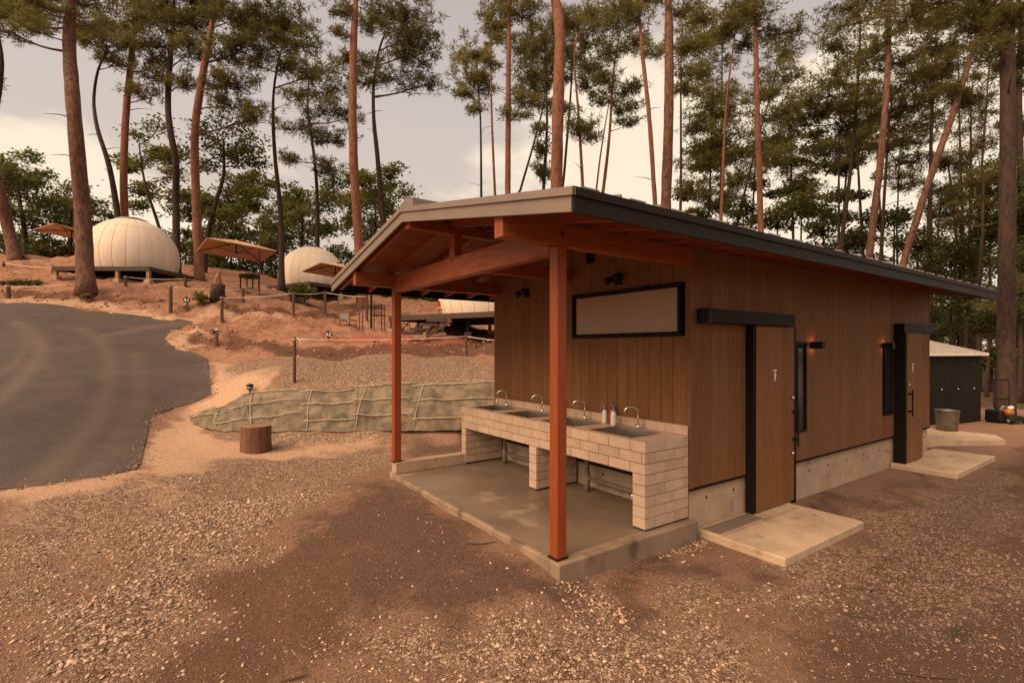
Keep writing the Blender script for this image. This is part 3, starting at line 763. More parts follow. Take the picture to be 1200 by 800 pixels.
MB().box((WU-.004,VF-.05,.442),(WU+.05,VF+.01,zr(VF)-.14)).build('corner_board', MT['siding'], wall, bevel=.003)
MB().box((WU-.012,VN-.014,.425),(WE+.01,VN+.03,.441)).build('base_flashing', MT['darkmetal'], house)
MB().box((WU-.012,VN+.032,.425),(WU+.03,VF,.441)).build('base_flashing', MT['darkmetal'], house)
# far and back faces
MB().box((WE-.028,VN+.06,.445),(WE,VF-.05,zs)).build('end_cladding', MT['siding'], wall)
MB().box((WU+.06,VF-.028,.445),(WE-.05,VF,zr(VF)-.13)).build('back_cladding', MT['siding'], wall)
# big frosted window
def frame(nm, parent, plane, a0, a1, z0, z1, w, proud, depth, m):
    b = MB()
    def bx(p0, p1, q0, q1):
        if plane == 'f': b.box((WU-proud,p0,q0),(WU-proud+depth,p1,q1))
        else: b.box((p0,VN-proud,q0),(p1,VN-proud+depth,q1))
    bx(a0,a1,z0,z0+w); bx(a0,a1,z1-w,z1); bx(a0,a0+w,z0+w,z1-w); bx(a1-w,a1,z0+w,z1-w)
    return b.build(nm, m, parent)
w1 = frame('window', house, 'f', *WIN[:2], *WIN[2:], .028, .03, .09, MT['darkmetal'])
MB().box((WU+.004,WIN[0]+.036,WIN[2]+.036),(WU+.012,WIN[1]-.036,WIN[3]-.036)).build('pane', MT['frost'], w1)
frame('inner_frame', w1, 'f', WIN[0]+.029, WIN[1]-.029, WIN[2]+.029, WIN[3]-.029, .022, .012, .014, MT['darkmetal'])
for w in NW:
    f_ = frame('window', house, 's', w[0], w[1], w[2], w[3], .03, .015, .07, MT['darkmetal'])
    MB().box((w[0]+.031,VN+.008,w[2]+.031),(w[1]-.031,VN+.016,w[3]-.031)).build('pane', MT['darkglass'], f_)
# sliding doors
def sliding_door(u0, u1, ul, ur, strip, sgn):
    zt, zb = 2.20, .012
    rail = MB().box((ul,VN-.15,2.2),(ur,VN-.002,2.345)).build('door_rail', MT['darkmetal'], house, bevel=.004)
    if sgn < 0: MB().box((ul-.012,VN-.156,2.192),(ul+.045,VN-.02,2.353)).build('end_cap', MT['blackplastic'], rail)
    jam = MB()
    jam.box((u0-.02,VN-strip,-.03),(u0+.004,VN-.001,2.198))
    jam.box((u1,VN-.095,-.03),(u1+.05,VN-.001,2.198)); jam.build('door_jamb', MT['darkmetal'], house)
    d = MB().box((u0+.03,VN-strip+.002,zb),(u1-.002,VN-strip+.045,zt-.004)).build('door', MT['darkmetal'], house)
    n = 6; wd = (u1-u0-.06)/n; yy = VN-strip-.004
    for i in range(n):
        MB().box((u0+.035+i*wd,yy,zb+.003),(u0+.035+(i+1)*wd-.0015,yy+.008,zt-.01)).build('plank', MT['doorwood'], d, bevel=.001)
    return d, yy
d1, y1 = sliding_door(2.95, 3.885, 1.99, 3.80, .10, -1)
d2, y2 = sliding_door(7.48, 8.27, 7.46, 8.96, .165, 1)
def pull(d, u, yy, z0, z1):
    b = MB(); b.box((u-.012,yy-.075,z0),(u+.012,yy-.055,z1))
    for z in (z0+.06, z1-.09): b.box((u-.012,yy-.055,z),(u+.012,yy,z+.035))
    b.build('handle', MT['blackplastic'], d, bevel=.003)
pull(d1, 3.83, y1, .71, 1.20); pull(d2, 7.56, y2, .80, 1.24)
for z in (.615, 1.31):
    MB().tube([(3.80,y1-.03,z),(3.80,y1,z)],.018,12).build('lock', MT['chrome'], d1, True)
MB().tube([(7.545,y2-.03,1.32),(7.545,y2,1.32)],.018,12).build('lock', MT['chrome'], d2, True)
def picto(d, u, yy, z):
    b = MB(); y = yy-.0015
    def poly(pts): b.add([(u+a*1.5,y,z+c*.9) for a,c in pts],[tuple(range(len(pts)))]); 
    poly([(-.030,.075),(.030,.075),(.022,.052),(-.022,.052)])
    poly([(-.006,.045),(.006,.045),(.017,.012),(.010,-.05),(.006,-.085),(-.006,-.085),(-.010,-.05),(-.017,.012)])
    b.build('toilet_symbol', MT['white'], d)
picto(d1, 3.40, y1, 1.605); picto(d2, 7.78, y2, 1.60)
# porch frame
MB().box((.04,.035,.128),(.145,.14,2.80)).build('post', MT['postw'], house, bevel=.004)
MB().box((.03,.025,.1345),(.155,.15,.15)).build('post_base', MT['darkmetal'], house)
MB().box((.04,3.655,.292),(.145,3.76,2.80)).build('post', MT['postw'], house, bevel=.004)
MB().box((.03,3.645,.2905),(.155,3.77,.305)).build('post_base', MT['darkmetal'], house)
for v0 in (.03, 3.65):
    MB().box((-.52,v0,2.802),(WU-.004,v0+.12,2.985)).build('girder', MT['beam'], house, bevel=.004)
MB().box((.045,.155,2.735),(.16,3.645,2.975)).build('tie_beam', MT['beamv'], house, bevel=.006)
MB().box((.165,VC-.055,2.84),(WU-.004,VC+.055,2.995)).build('centre_beam', MT['beam'], house, bevel=.004)
MB().box((.05,VC-.055,2.978),(.155,VC+.055,3.233)).build('king_post', MT['postw'], house, bevel=.003)
MB().box((-.50,VC-.06,3.235),(WU-.004,VC+.06,3.335)).build('ridge_beam', MT['beam'], house, bevel=.004)
# bolts
for v0 in (.03,): MB().tube([(.09,v0-.006,2.90),(.09,v0+.01,2.90)],.018,10).build('bolt', MT['blackplastic'], house)
MB().tube([(.044,VC,2.94),(.05,VC,2.94)],.016,10).build('bolt', MT['blackplastic'], house)
# roof
def slopebox(b, u0, u1, va, vb, t0, t1):     # a slab that follows the slope, t measured down from the roof surface
    za, zb = zr(va), zr(vb)
    b.hexa([(u0,va,za-t1),(u1,va,za-t1),(u1,vb,zb-t1),(u0,vb,zb-t1),(u0,va,za-t0),(u1,va,za-t0),(u1,vb,zb-t0),(u0,vb,zb-t0)])
roof = MB(); slopebox(roof, UF, UB, EN, VC-.0005, 0, .028); slopebox(roof, UF, UB, VC+.0005, EF, 0, .028)
roof = roof.build('roof', MT['roofmetal'], house)
b = MB(); slopebox(b, UF-.018, UF-.001, EN-.018, VC, -.006, .048); slopebox(b, UF-.018, UF-.001, VC+.001, EF+.018, -.006, .048); b.build('edge_trim', MT['roofmetal'], roof)
b = MB(); b.box((UF-.018,EN-.018,ZE-.052),(UB+.01,EN-.001,ZE+.004)); b.box((UF-.018,EF+.001,ZE-.052),(UB+.01,EF+.018,ZE+.004)); b.build('edge_trim', MT['eavemetal'], roof)
b = MB(); slopebox(b, UF-.002, UF+.022, EN+.0215, .9, .049, .152); b.build('fascia', MT['roofmetal'], roof)
b = MB(); slopebox(b, UF-.002, UF+.022, .903, VC, .049, .152); b.build('fascia', MT['roofmetal'], roof)
b = MB(); slopebox(b, UF-.002, UF+.022, VC+.001, EF-.0215, .049, .152); b.build('fascia', MT['roofmetal'], roof)
MB().box((UF-.002,EN-.003,ZE-.156),(UB,EN+.021,ZE-.05)).build('eave_board', MT['eavemetal'], roof)
MB().box((UF-.002,EF-.021,ZE-.156),(UB,EF+.003,ZE-.05)).build('eave_board', MT['eavemetal'], roof)
b = MB(); slopebox(b, UB-.02, UB+.002, EN+.0215, VC, .03, .152); slopebox(b, UB-.02, UB+.002, VC+.001, EF-.0215, .03, .152); b.build('fascia', MT['roofmetal'], roof)
# sheathing boards under the metal, rafters below
nb_ = 19
for (va, vb) in ((EN+.022,VC-.002),(EF-.022,VC+.002)):
    for i in range(nb_):
        a = va+(vb-va)*i/nb_; c = va+(vb-va)*(i+1)/nb_; lo_, hi_ = min(a,c), max(a,c)
        b = MB(); slopebox(b, UF+.024, UB-.022, lo_+.002, hi_-.002, .030, .045); b.build('sheathing_board', MT['sheath'], roof)
k = 0; u = UF+.10
while u < UB-.1:
    for (va, vb) in ((EN+.022,VC-.062),(VC+.062,EF-.022)):
        b = MB(); slopebox(b, u, u+.05, va, vb, .047, .128); b.build('rafter', MT['beamv'], roof)
    u += .455
# standing seams, ridge vent, snow guards
for i in range(1, 24):
    u = UF+i*(UB-UF)/24
    b = MB(); slopebox(b, u-.008, u+.008, EN-.01, VC-.1, -.028, .0); b.build('seam', MT['roofmetal'], roof)
    b = MB(); slopebox(b, u-.008, u+.008, VC+.1, EF+.01, -.028, .0); b.build('seam', MT['roofmetal'], roof)
rc = MB(); zt = zr(VC)+.05
rc.add([(UF+.05,VC-.17,zt-.07),(UF+.05,VC-.17,zt+.03),(UF+.05,VC,zt+.065),(UF+.05,VC+.17,zt+.03),(UF+.05,VC+.17,zt-.07),
        (UB-.05,VC-.17,zt-.07),(UB-.05,VC-.17,zt+.03),(UB-.05,VC,zt+.065),(UB-.05,VC+.17,zt+.03),(UB-.05,VC+.17,zt-.07)],
       [(0,1,2,3,4),(9,8,7,6,5),(0,5,6,1),(1,6,7,2),(2,7,8,3),(3,8,9,4)])
rc.build('ridge_cap', MT['roofmetal'], roof)
for i in range(18):
    u = -.02+i*.535
    z = zr(-.42)
    MB().add([(u-.1,-.46,z-.004),(u+.1,-.46,z-.004),(u+.1,-.36,z+.018),(u-.1,-.36,z+.018),(u-.09,-.43,z+.125),(u+.09,-.43,z+.125),(u+.09,-.415,z+.13),(u-.09,-.415,z+.13)],
             [(0,1,5,4),(1,2,6,5),(2,3,7,6),(3,0,4,7),(4,5,6,7),(0,3,2,1)]).build('snow_guard', MT['roofmetal'], roof)
# concrete steps
def pad(label, u0, u1, v0, gut):
    t = bthing('concrete_step', label, 'step', (u0+u1)/2, v0/2, -.1)
    MB().box((u0,v0,-.25),(u1,VN+.02,.0)).build('step_slab', MT['padconcrete'], t, bevel=.012)
    if gut: 
        MB().box((u0+.05,-.19,.0005),(2.9,VN-.03,.006)).build('drain_tray', MT['pvc'], t)
        MB().box((u0+.04,-.235,.0005),(u1-.12,-.195,.012)).build('door_track', MT['concrete'], t)
    return t
pad('pale concrete step on the ground in front of the nearer sliding door', 2.0, 3.74, -.87, True)
pad('pale concrete step in front of the farther sliding door by the grey bucket', 7.36, 9.55, -.8, False)
t = bthing('concrete_apron', 'low pale concrete apron slab beyond the far corner under the metal bucket', 'slab', 10.6, .5, -.05)
MB().add([(9.6,.55,.035),(9.6,1.9,.035),(12.4,2.0,.035),(12.3,-.25,.035),(11.6,-.55,.035),(9.6,.55,-.2),(9.6,1.9,-.2),(12.4,2.0,-.2),(12.3,-.25,-.2),(11.6,-.55,-.2)],
         [(0,4,3,2,1),(5,6,7,8,9),(0,5,9,4),(4,9,8,3),(3,8,7,2),(2,7,6,1),(1,6,5,0)]).build('apron_slab', MT['padconcrete'], t)
# wall lights
def sconce(u, label):
    t = bthing('wall_lamp', label, 'lamp', u, VN, 1.96, 'black up and down lamps on the long wall')
    b = MB(); b.box((u-.045,VN-.15,1.925),(u+.045,VN-.002,1.93)); b.box((u-.05,VN-.152,1.93),(u-.045,VN-.002,2.02)); b.box((u+.045,VN-.152,1.93),(u+.05,VN-.002,2.02)); b.box((u-.045,VN-.152,1.93),(u+.045,VN-.146,2.02))
    b.build('lamp_body', MT['blackplastic'], t)
    MB().box((u-.03,VN-.09,1.95),(u+.03,VN-.02,1.97)).build('bulb', MT['glow'], t)
    ld = bpy.data.lights.new('lamp_light','POINT'); ld.energy = .22; ld.color = (1,.33,.08); ld.shadow_soft_size = .012
    for z in (2.03, 1.91):
        lo = bpy.data.objects.new('lamp_light', ld); COL.objects.link(lo); lo.location = bw(u, VN-.05, z)
sconce(4.56, 'small black box wall lamp with orange glow beside the nearer narrow window')
sconce(7.0, 'small black box wall lamp with orange glow beside the farther door')
def spotlight(v, label):
    t = bthing('spot_lamp', label, 'lamp', WU, v, 2.74, 'black twin spot lamps above the sinks')
    MB().box((WU-.03,v-.02,2.70),(WU-.001,v+.08,2.82)).build('lamp_plate', MT['blackplastic'], t, bevel=.004)
    for dv, dz in ((-.05,.02),(.07,-.01)):
        b = MB(); b.tube([(WU-.03,v+.03,2.76),(WU-.07,v+.03+dv*.5,2.77+dz)],.012,8); b.build('arm', MT['blackplastic'], t)
        MB().tube([(WU-.06,v+.03+dv,2.79+dz),(WU-.14,v+.03+dv*1.3,2.75+dz)],[.034,.045],14).build('lamp_head', MT['blackplastic'], t, True)
spotlight(1.02, 'black twin spot lamp on the siding above the wide frosted window')
spotlight(2.90, 'black twin spot lamp on the siding left of the near orange post')
t = bthing('vent_cover', 'small dark square vent cover high on the front wall under the roof', 'vent', WU, 1.54, 3.1)
MB().box((WU-.03,1.475,3.03),(WU-.001,1.605,3.165)).build('hood', MT['blackplastic'], t, bevel=.006)
for i in range(4): MB().box((WU-.034,1.485,3.04+i*.03),(WU-.031,1.595,3.055+i*.03)).build('slat', MT['darkmetal'], t)
t = bthing('outdoor_socket', 'small cream outdoor socket box at the left end of the front wall', 'socket', WU, 3.72, 1.05)
MB().box((WU-.045,3.69,1.02),(WU-.001,3.75,1.13)).build('socket_body', MT['decklight'], t, bevel=.006)
MB().box((WU-.05,3.697,1.03),(WU-.0455,3.743,1.09)).build('socket_lid', MT['whiteplastic'], t)

# ------------------------------------------------------------------ the sink counter
ct = bthing('sink_counter', 'long cream tiled washing counter with four steel sinks on the porch slab', 'counter', 1.53, 1.9, .13)
CU0, CU1, CV0, CV1, CZ0, CZ1 = 1.18, 1.86, .06, 3.73, .131, 1.01
FZ = .685
core = MB()
core.box((CU0+.012,CV0+.012,FZ+.012),(CU0+.10,CV1-.012,CZ1-.014))       # front apron behind the tiles
core.box((CU1-.06,CV0+.012,FZ+.012),(CU1,CV1-.012,CZ1-.014))
core.box((CU0+.1,CV0+.012,FZ+.012),(CU1-.06,CV0+.1,CZ1-.014)); core.box((CU0+.1,CV1-.1,FZ+.012),(CU1-.06,CV1-.012,CZ1-.014))
for (a, b) in ((CV0,.225),(1.80,1.955),(3.60,CV1)): core.box((CU0+.012,a+.012,CZ0),(CU1,b-.012,FZ+.011))
core = core.build('counter_core', MT['grout'], ct)
TH, TL, G = .0965, .297, .0065
def course(z, h, axis, fixed, a0, a1, off, out, nm='tile'):
    # a row of tiles along an axis; 'v' rows face -u (fixed=u) ; 'u' rows face -v or +v (fixed=v)
    a = a0-off
    while a < a1-.004:
        b = min(a+TL, a1); s = max(a, a0)
        if b-s > .012:
            L_ = b-s-G
            if axis == 'v': piece(nm, (.012, L_, h-G), (fixed+.006*out, (s+b)/2, z+h/2), MT['tile'], ct, .0015, .0012)
            else: piece(nm, (L_, .012, h-G), ((s+b)/2, fixed+.006*out, z+h/2), MT['tile'], ct, .0015, .0012)
        a += TL
rows = []
z = CZ1-.004
zz = [z-i*((CZ1-.004-FZ)/3.0) for i in range(4)]
HH = zz[0]-zz[1]
allz = [zz[0]-i*HH for i in range(1,9)]
for i, z in enumerate(allz):
    h = HH
    if z < CZ0: h = HH-(CZ0-z); z = CZ0
    if h < .02: continue
    off = 0 if i % 2 == 0 else TL/2
    if i < 3: course(z, h, 'v', CU0, CV0, CV1, TL*.34+off, 1)
    else:
        for (a, b) in ((CV0,.225),(1.80,1.955),(3.60,CV1)): course(z, h, 'v', CU0, a, b, 0, 1)
        for f, o in ((1.80,1),(3.60,1),(.225,-1),(1.955,-1)): course(z, h, 'u', f, CU0+.013, CU1, off, o)
    course(z, h, 'u', CV0, CU0+.013, CU1, off, 1)
for f, o, a0 in ((CV1,-1,0),):
    for i, z in enumerate(allz):
        if z > CZ0: course(z, HH, 'u', f, CU0+.013, CU1, (i%2)*TL/2, o)
# underside of the apron
course(FZ-.0005, .0, 'v', CU0, CV0, CV0, 0, 1)
# counter top: tiles round the sinks
SK = [(.33,.93),(1.22,1.80),(2.10,2.68),(3.02,3.58)]
SU0, SU1 = 1.29, 1.70
tops = MB()
ZT = CZ1
def toptile(u0,u1,v0,v1):
    if u1-u0 > .01 and v1-v0 > .01:
        piece('top_tile', (u1-u0-.003, v1-v0-.003, .012), ((u0+u1)/2,(v0+v1)/2,ZT-.006), MT['tile'], ct, .001)
v = CV0
edges = [CV0]
while v < CV1-.02:
    v = min(v+TL, CV1); edges.append(v)
for a, b in zip(edges[:-1], edges[1:]):
    toptile(CU0, SU0-.015, a, b); toptile(SU1+.015, CU1, a, b)
gaps = [(CV0,SK[0][0]-.015)]+[(SK[i][1]+.015,SK[i+1][0]-.015) for i in range(3)]+[(SK[3][1]+.015,CV1)]
for a, b in gaps: toptile(SU0-.014, SU1+.014, a, b)
for i in range(13):
    a = CV0+i*.2885; b = min(a+.2885, CV1+.02)
    piece('backsplash_tile', (.014, b-a-.004, .10), (CU1-.006,(a+b)/2,ZT+.052), MT['tile'], ct, .0015)
for (a, b) in SK:
    s = MB(); zb = ZT-.17
    r0, r1 = .012, .0
    o = [(SU0-.02,a-.02),(SU1+.02,a-.02),(SU1+.02,b+.02),(SU0-.02,b+.02)]; i_ = [(SU0+.012,a+.012),(SU1-.012,a+.012),(SU1-.012,b-.012),(SU0+.012,b-.012)]
    j = [(SU0+.04,a+.04),(SU1-.04,a+.04),(SU1-.04,b-.04),(SU0+.04,b-.04)]
    vs = [(x,y,ZT+.004) for x,y in o]+[(x,y,ZT+.005) for x,y in i_]+[(x,y,zb) for x,y in j]+[(x,y,ZT+.0005) for x,y in o]
    fs = []
    for k in range(4):
        k2 = (k+1)%4
        fs += [(k,k2,4+k2,4+k),(4+k,4+k2,8+k2,8+k),(12+k,12+k2,k2,k)]
    fs.append((8,9,10,11))
    s.add(vs, fs); sk = s.build('sink', MT['steel'], ct)
    MB().tube([((SU0+SU1)/2,(a+b)/2,zb+.001),((SU0+SU1)/2,(a+b)/2,zb+.008)],.045,14).build('drain', MT['chrome'], sk, True)
    # tap
    c = (SU1+.065, (a+b)/2+.03)
    f_ = MB(); f_.tube([(c[0],c[1],ZT),(c[0],c[1],ZT+.05)],.021,12)
    arc = [(c[0],c[1],ZT+.05),(c[0],c[1],ZT+.20)]
    for q in range(7):
        t_ = math.pi*q/6; w = .075
        arc.append((c[0]-(w-w*math.cos(t_))*.75, c[1]+(w-w*math.cos(t_))*.66, ZT+.20+.05*math.sin(t_)))
    arc.append((arc[-1][0],arc[-1][1],ZT+.16))
    f_.tube(arc, .0085, 8)
    tp = f_.build('tap', MT['chrome'], ct, True)
    MB().tube([(c[0],c[1],ZT+.055),(c[0]-.01,c[1]-.06,ZT+.075)],[.009,.006],8).build('tap_lever', MT['chrome'], tp, True)
# waste pipes under the counter
def pipes(va, vb, vdrop):
    b = MB(); u = 1.70
    b.tube([(u,vdrop,ZT-.17),(u,vdrop,CZ0+.01)],.03,12); b.tube([(u,vdrop,CZ0+.24),(u,vdrop,CZ0+.0)],.038,12)
    b.tube([(u-.0,va,CZ0+.17),(u,vb,CZ0+.17)],.026,12)
    b.build('waste_pipe', MT['pvc'], ct, True)
    b = MB()
    m_ = va+(vb-va)*.35
    b.tube([(u,m_,CZ0+.17),(u,m_,CZ0+.21)],.014,8); b.tube([(u-.03,m_,CZ0+.17),(u-.03,m_,CZ0+.03)],.008,8)
    b.build('drain_valve', MT['chrome'], ct, True)
pipes(.24, 1.45, 1.43); pipes(1.97, 3.35, 3.28)

# bottles on the counter
def bottle(name, label, u, v, h, r, m, mcap, group=None, pump=True):
    t = bthing(name, label, 'bottle', u, v, ZT+.001, group)
    z = ZT+.0015
    MB().lathe((u,v,z),[(r*.9,0),(r,.01),(r,h*.5),(r*.85,h*.62),(r*.42,h*.72)],14).build('bottle_body', m, t, True)
    MB().lathe((u,v,z+h*.72),[(r*.5,0),(r*.5,h*.12),(r*.28,h*.16),(r*.28,h*.24)],12).build('cap', mcap, t, True)
    if pump: MB().box((u-.01,v-.006,z+h*.94),(u+.006,v+.035,z+h*1.0)).build('nozzle', mcap, t)
bottle('soap_bottle', 'white pump bottle with blue grey cap, left of the red bottle on the counter', 1.775, 1.195, .23, .034, MT['whiteplastic'], MT['blueplastic'])
bottle('soap_bottle', 'white pump bottle with blue grey cap, right of the red bottle on the counter', 1.73, 1.005, .24, .036, MT['whiteplastic'], MT['blueplastic'])
bottle('detergent_bottle', 'dark red squeeze bottle standing between two white bottles on the counter', 1.80, 1.105, .27, .036, MT['redplastic'], MT['redplastic'], pump=False)
bottle('soap_bottle', 'pale bottle with blue cap just right of the near orange post on the counter', 1.79, 2.02, .22, .036, MT['trans'], MT['blueplastic'])

# ------------------------------------------------------------------ green netted bank
mb_b = [(224,494,12.3),(238,501,11.9),(262,507,11.45),(300,506,11.5),(345,506.5,11.5),(400,506,11.5),(460,505,11.55),(520,504,11.6),(600,503,11.6)]
mb_t = [(224,490.5,12.5),(240,482,12.6),(264,476,12.75),(292,462.5,12.95),(335,458,12.75),(398,456.5,12.7),(460,453,12.6),(520,449,12.5),(600,445,12.4)]
bt = [at(*p) for p in mb_b]; tp = [at(*p) for p in mb_t]
bank = thing('netted_bank', 'low bank covered in grey green erosion netting held by pale tubes', 'bank', bt[4])
def lerp_list(L, t):
    x = t*(len(L)-1); i = min(int(x), len(L)-2); return L[i].lerp(L[i+1], x-i)
def bankpt(s, t, lift=.05):
    p = lerp_list(bt, s).lerp(lerp_list(tp, s), t)
    bulge = .06*math.sin(math.pi*t); lift = lift*min(1, .15+t*2.5)
    nn = mnoise.noise(Vector((s*22, t*1.6, 0)))*.07+mnoise.noise(Vector((s*70, t*4, 4)))*.035+mnoise.noise(Vector((s*160, t*12, 8)))*.012
    p = p+Vector((0,-1,.8)).normalized()*(lift+bulge+nn)
    p.z = max(p.z, H(p.x,p.y)+.03)
    return p
cuts = [0,.20,.36,.535,.66,.80,1.0]
for ci, (a, b) in enumerate(zip(cuts[:-1], cuts[1:])):
    ns, ntt = 44, 16
    m_ = MB(); vs = []
    for i in range(ns+1):
        for j in range(ntt+1):
            s = a+(b-a)*i/ns; vs.append(bankpt(s+.012*(j/ntt), j/ntt, .05+.012*(ci%2)))
    m_.add(vs, [(i*(ntt+1)+j,(i+1)*(ntt+1)+j,(i+1)*(ntt+1)+j+1,i*(ntt+1)+j+1) for i in range(ns) for j in range(ntt)])
    m_.build('netting_panel', MT['mat'], bank, True)
    for t_ in ((.26,.62,.97) if ci else (.5,.95)):
        dt = (-.12 if ci % 2 else .0)+rnd.uniform(-.05,.05)
        pts_ = [bankpt(a+(b-a)*i/14, max(.05, min(1, t_+dt*.5+.1*(i/14 if ci < 3 else .3))), .10) for i in range(15)]
        MB().tube(pts_, [.012*(1+.3*mnoise.noise(Vector((i*.9,ci,t_*9)))) for i in range(15)], 7).build('sand_tube', MT['ropemat'], bank, True)
    if ci: 
        pts_ = [bankpt(a+.03*(j/6), j/6, .085) for j in range(7)]
        MB().tube(pts_, .009, 6).build('seam_cord', MT['ropemat'], bank, True)

# ------------------------------------------------------------------ stumps, log, path light
p = hit(300,528)
t = thing('log_seat', 'upright cut log used as a seat in front of the netted bank', 'log', p)
rad = 16.5/F*p.y
prof = [(rad*1.03,-.05),(rad*1.02,.1),(rad*.985,.3),(rad,.50),(rad*.985,.525)]
b = MB(); n = 26; vs = []
for r_0, z_ in prof:
    for k in range(n):
        t_ = 2*math.pi*k/n; r1 = r_0*(1+.03*mnoise.noise(Vector((math.cos(t_)*2.5,math.sin(t_)*2.5,z_*.6)))+.016*math.sin(k*2.6)); vs.append((p.x+r1*math.cos(t_),p.y+r1*math.sin(t_),p.z+z_))
b.add(vs, [(i*n+k,i*n+(k+1)%n,(i+1)*n+(k+1)%n,(i+1)*n+k) for i in range(4) for k in range(n)]); b.build('bark', MT['stumpw'], t, True)
MB().add([vs[4*n+k] for k in range(n)],[tuple(range(n))]).build('cut_top', MT['stumptop'], t)
p = at(255.5,350,20.6); p.z = H(p.x,p.y)
t = thing('tree_stump', 'grey stump with a pointed wood block on top near the small site sign', 'stump', p)
s_ = p.y/F
MB().tube([p+Vector((0,0,-.2)),p+Vector((0,0,7*s_)),p+Vector((0,0,15*s_))],[8.5*s_,7.8*s_,7.5*s_],14,lump=.15).build('stump', MT['barkd'], t, True)
MB().tube([p+Vector((0,0,15*s_+.005)),p+Vector((0,0,20*s_)),p+Vector((.02,0,29*s_))],[5.2*s_,4.5*s_,1.6*s_],8,lump=.2).build('wood_block', MT['stumptop'], t)
p = at(527/1,344,29)
a, b_ = at(22,301,34), at(94,309,32)
t = thing('fallen_log', 'long pale fallen log lying by the leaning tree at far left', 'log', (a+b_)/2)
MB().tube([a,a.lerp(b_,.3),a.lerp(b_,.6)+Vector((0,0,-.05)),b_],[.26,.24,.2,.17],10,lump=.1).build('log_bark', MT['bark'], t, True)
p = hit(293,463)
t = thing('path_light', 'small black garden path light on a stake at top of the netted bank', 'lamp', p)
s_ = p.y/F
MB().tube([p+Vector((0,0,-.05)),p+Vector((0,0,6*s_))],[.02,.03],8).build('stake', MT['blackplastic'], t)
MB().lathe(p+Vector((0,0,6*s_)),[(.035,0),(.08,.03),(.075,5*s_)],12).build('lamp_body', MT['galv'], t, True)
MB().lathe(p+Vector((0,0,11.2*s_)),[(.095,0),(.085,.03),(.03,.05)],12).build('lamp_cap', MT['blackplastic'], t, True)

# ------------------------------------------------------------------ rope fences
def sag(a, b, k=.12, n=9):
    return [a.lerp(b, i/(n-1))+Vector((0,0,-k*4*(i/(n-1))*(1-i/(n-1)))) for i in range(n)]
def rope_fence(label, posts, w, extra=None):
    # posts: (px, y_top, y_bottom, d)
    base = at(posts[0][0], posts[0][2], posts[0][3])
    t = thing('rope_fence', label, 'fence', base)
    tops = []
    for px, yt, yb, d in posts:
        a, b = at(px, yb, d), at(px, yt, d); b.x = a.x+rnd.uniform(-.02,.02)
        a.z = min(a.z, H(a.x,a.y))-.15
        MB().tube([a, a.lerp(b,.5), b], [w, w*.97, w*.93], 8).build('post', MT['postwood'], t)
        tops.append(b)
    if extra: tops = tops+[at(*e) for e in extra]
    for a, b in zip(tops[:-1], tops[1:]):
        MB().tube(sag(a+Vector((0,0,-.06)), b+Vector((0,0,-.06)), .06), .013, 6).build('rope', MT['rope'], t, True)
    a = tops[0]
    MB().tube([a+Vector((w*1.2*math.cos(k),w*1.2*math.sin(k),-.06)) for k in np.linspace(0,6.28,9)], .012, 5).build('rope', MT['rope'], t, True)
    return t
f1 = rope_fence('nearest white rope fence with one tall dark post above the netted bank', [(345,395,448,13.2),(546,392,415,15.9)], .045, [(640,399,15.5)])
pp = at(348,396,13.15)
MB().tube([pp, pp+Vector((.07,0,-.05)), pp+Vector((.10,0,-.13)), pp+Vector((.05,0,-.2))], .014, 6).build('rope_end', MT['rope'], f1, True)
rope_fence('rope fence whose first post stands by the tip of the asphalt', [(260,347,372,19.4),(344,342,369,20.6),(381,341,362,23),(430,346,372,22.5)], .06)
rope_fence('rope fence beside the first small site sign, running back past the stump', [(200,334,360,19.6),(285,337.5,352,21),(341,343,356,24.5)], .065)
rope_fence('low rope fence along the road edge by the big left pine', [(10,334,350,19.2),(90,330,344,19.8)], .07)
rope_fence('upper rope fence from the leaning tree to the first dome platform', [(4,306.5,322,26),(63,312.5,321,25),(100,322,335,22.5)], .07)
rope_fence('rope fence in front of the first dome platform supports', [(147,323,333,21.5),(217,325,337,22.5),(255,329,340,23.5)], .065)

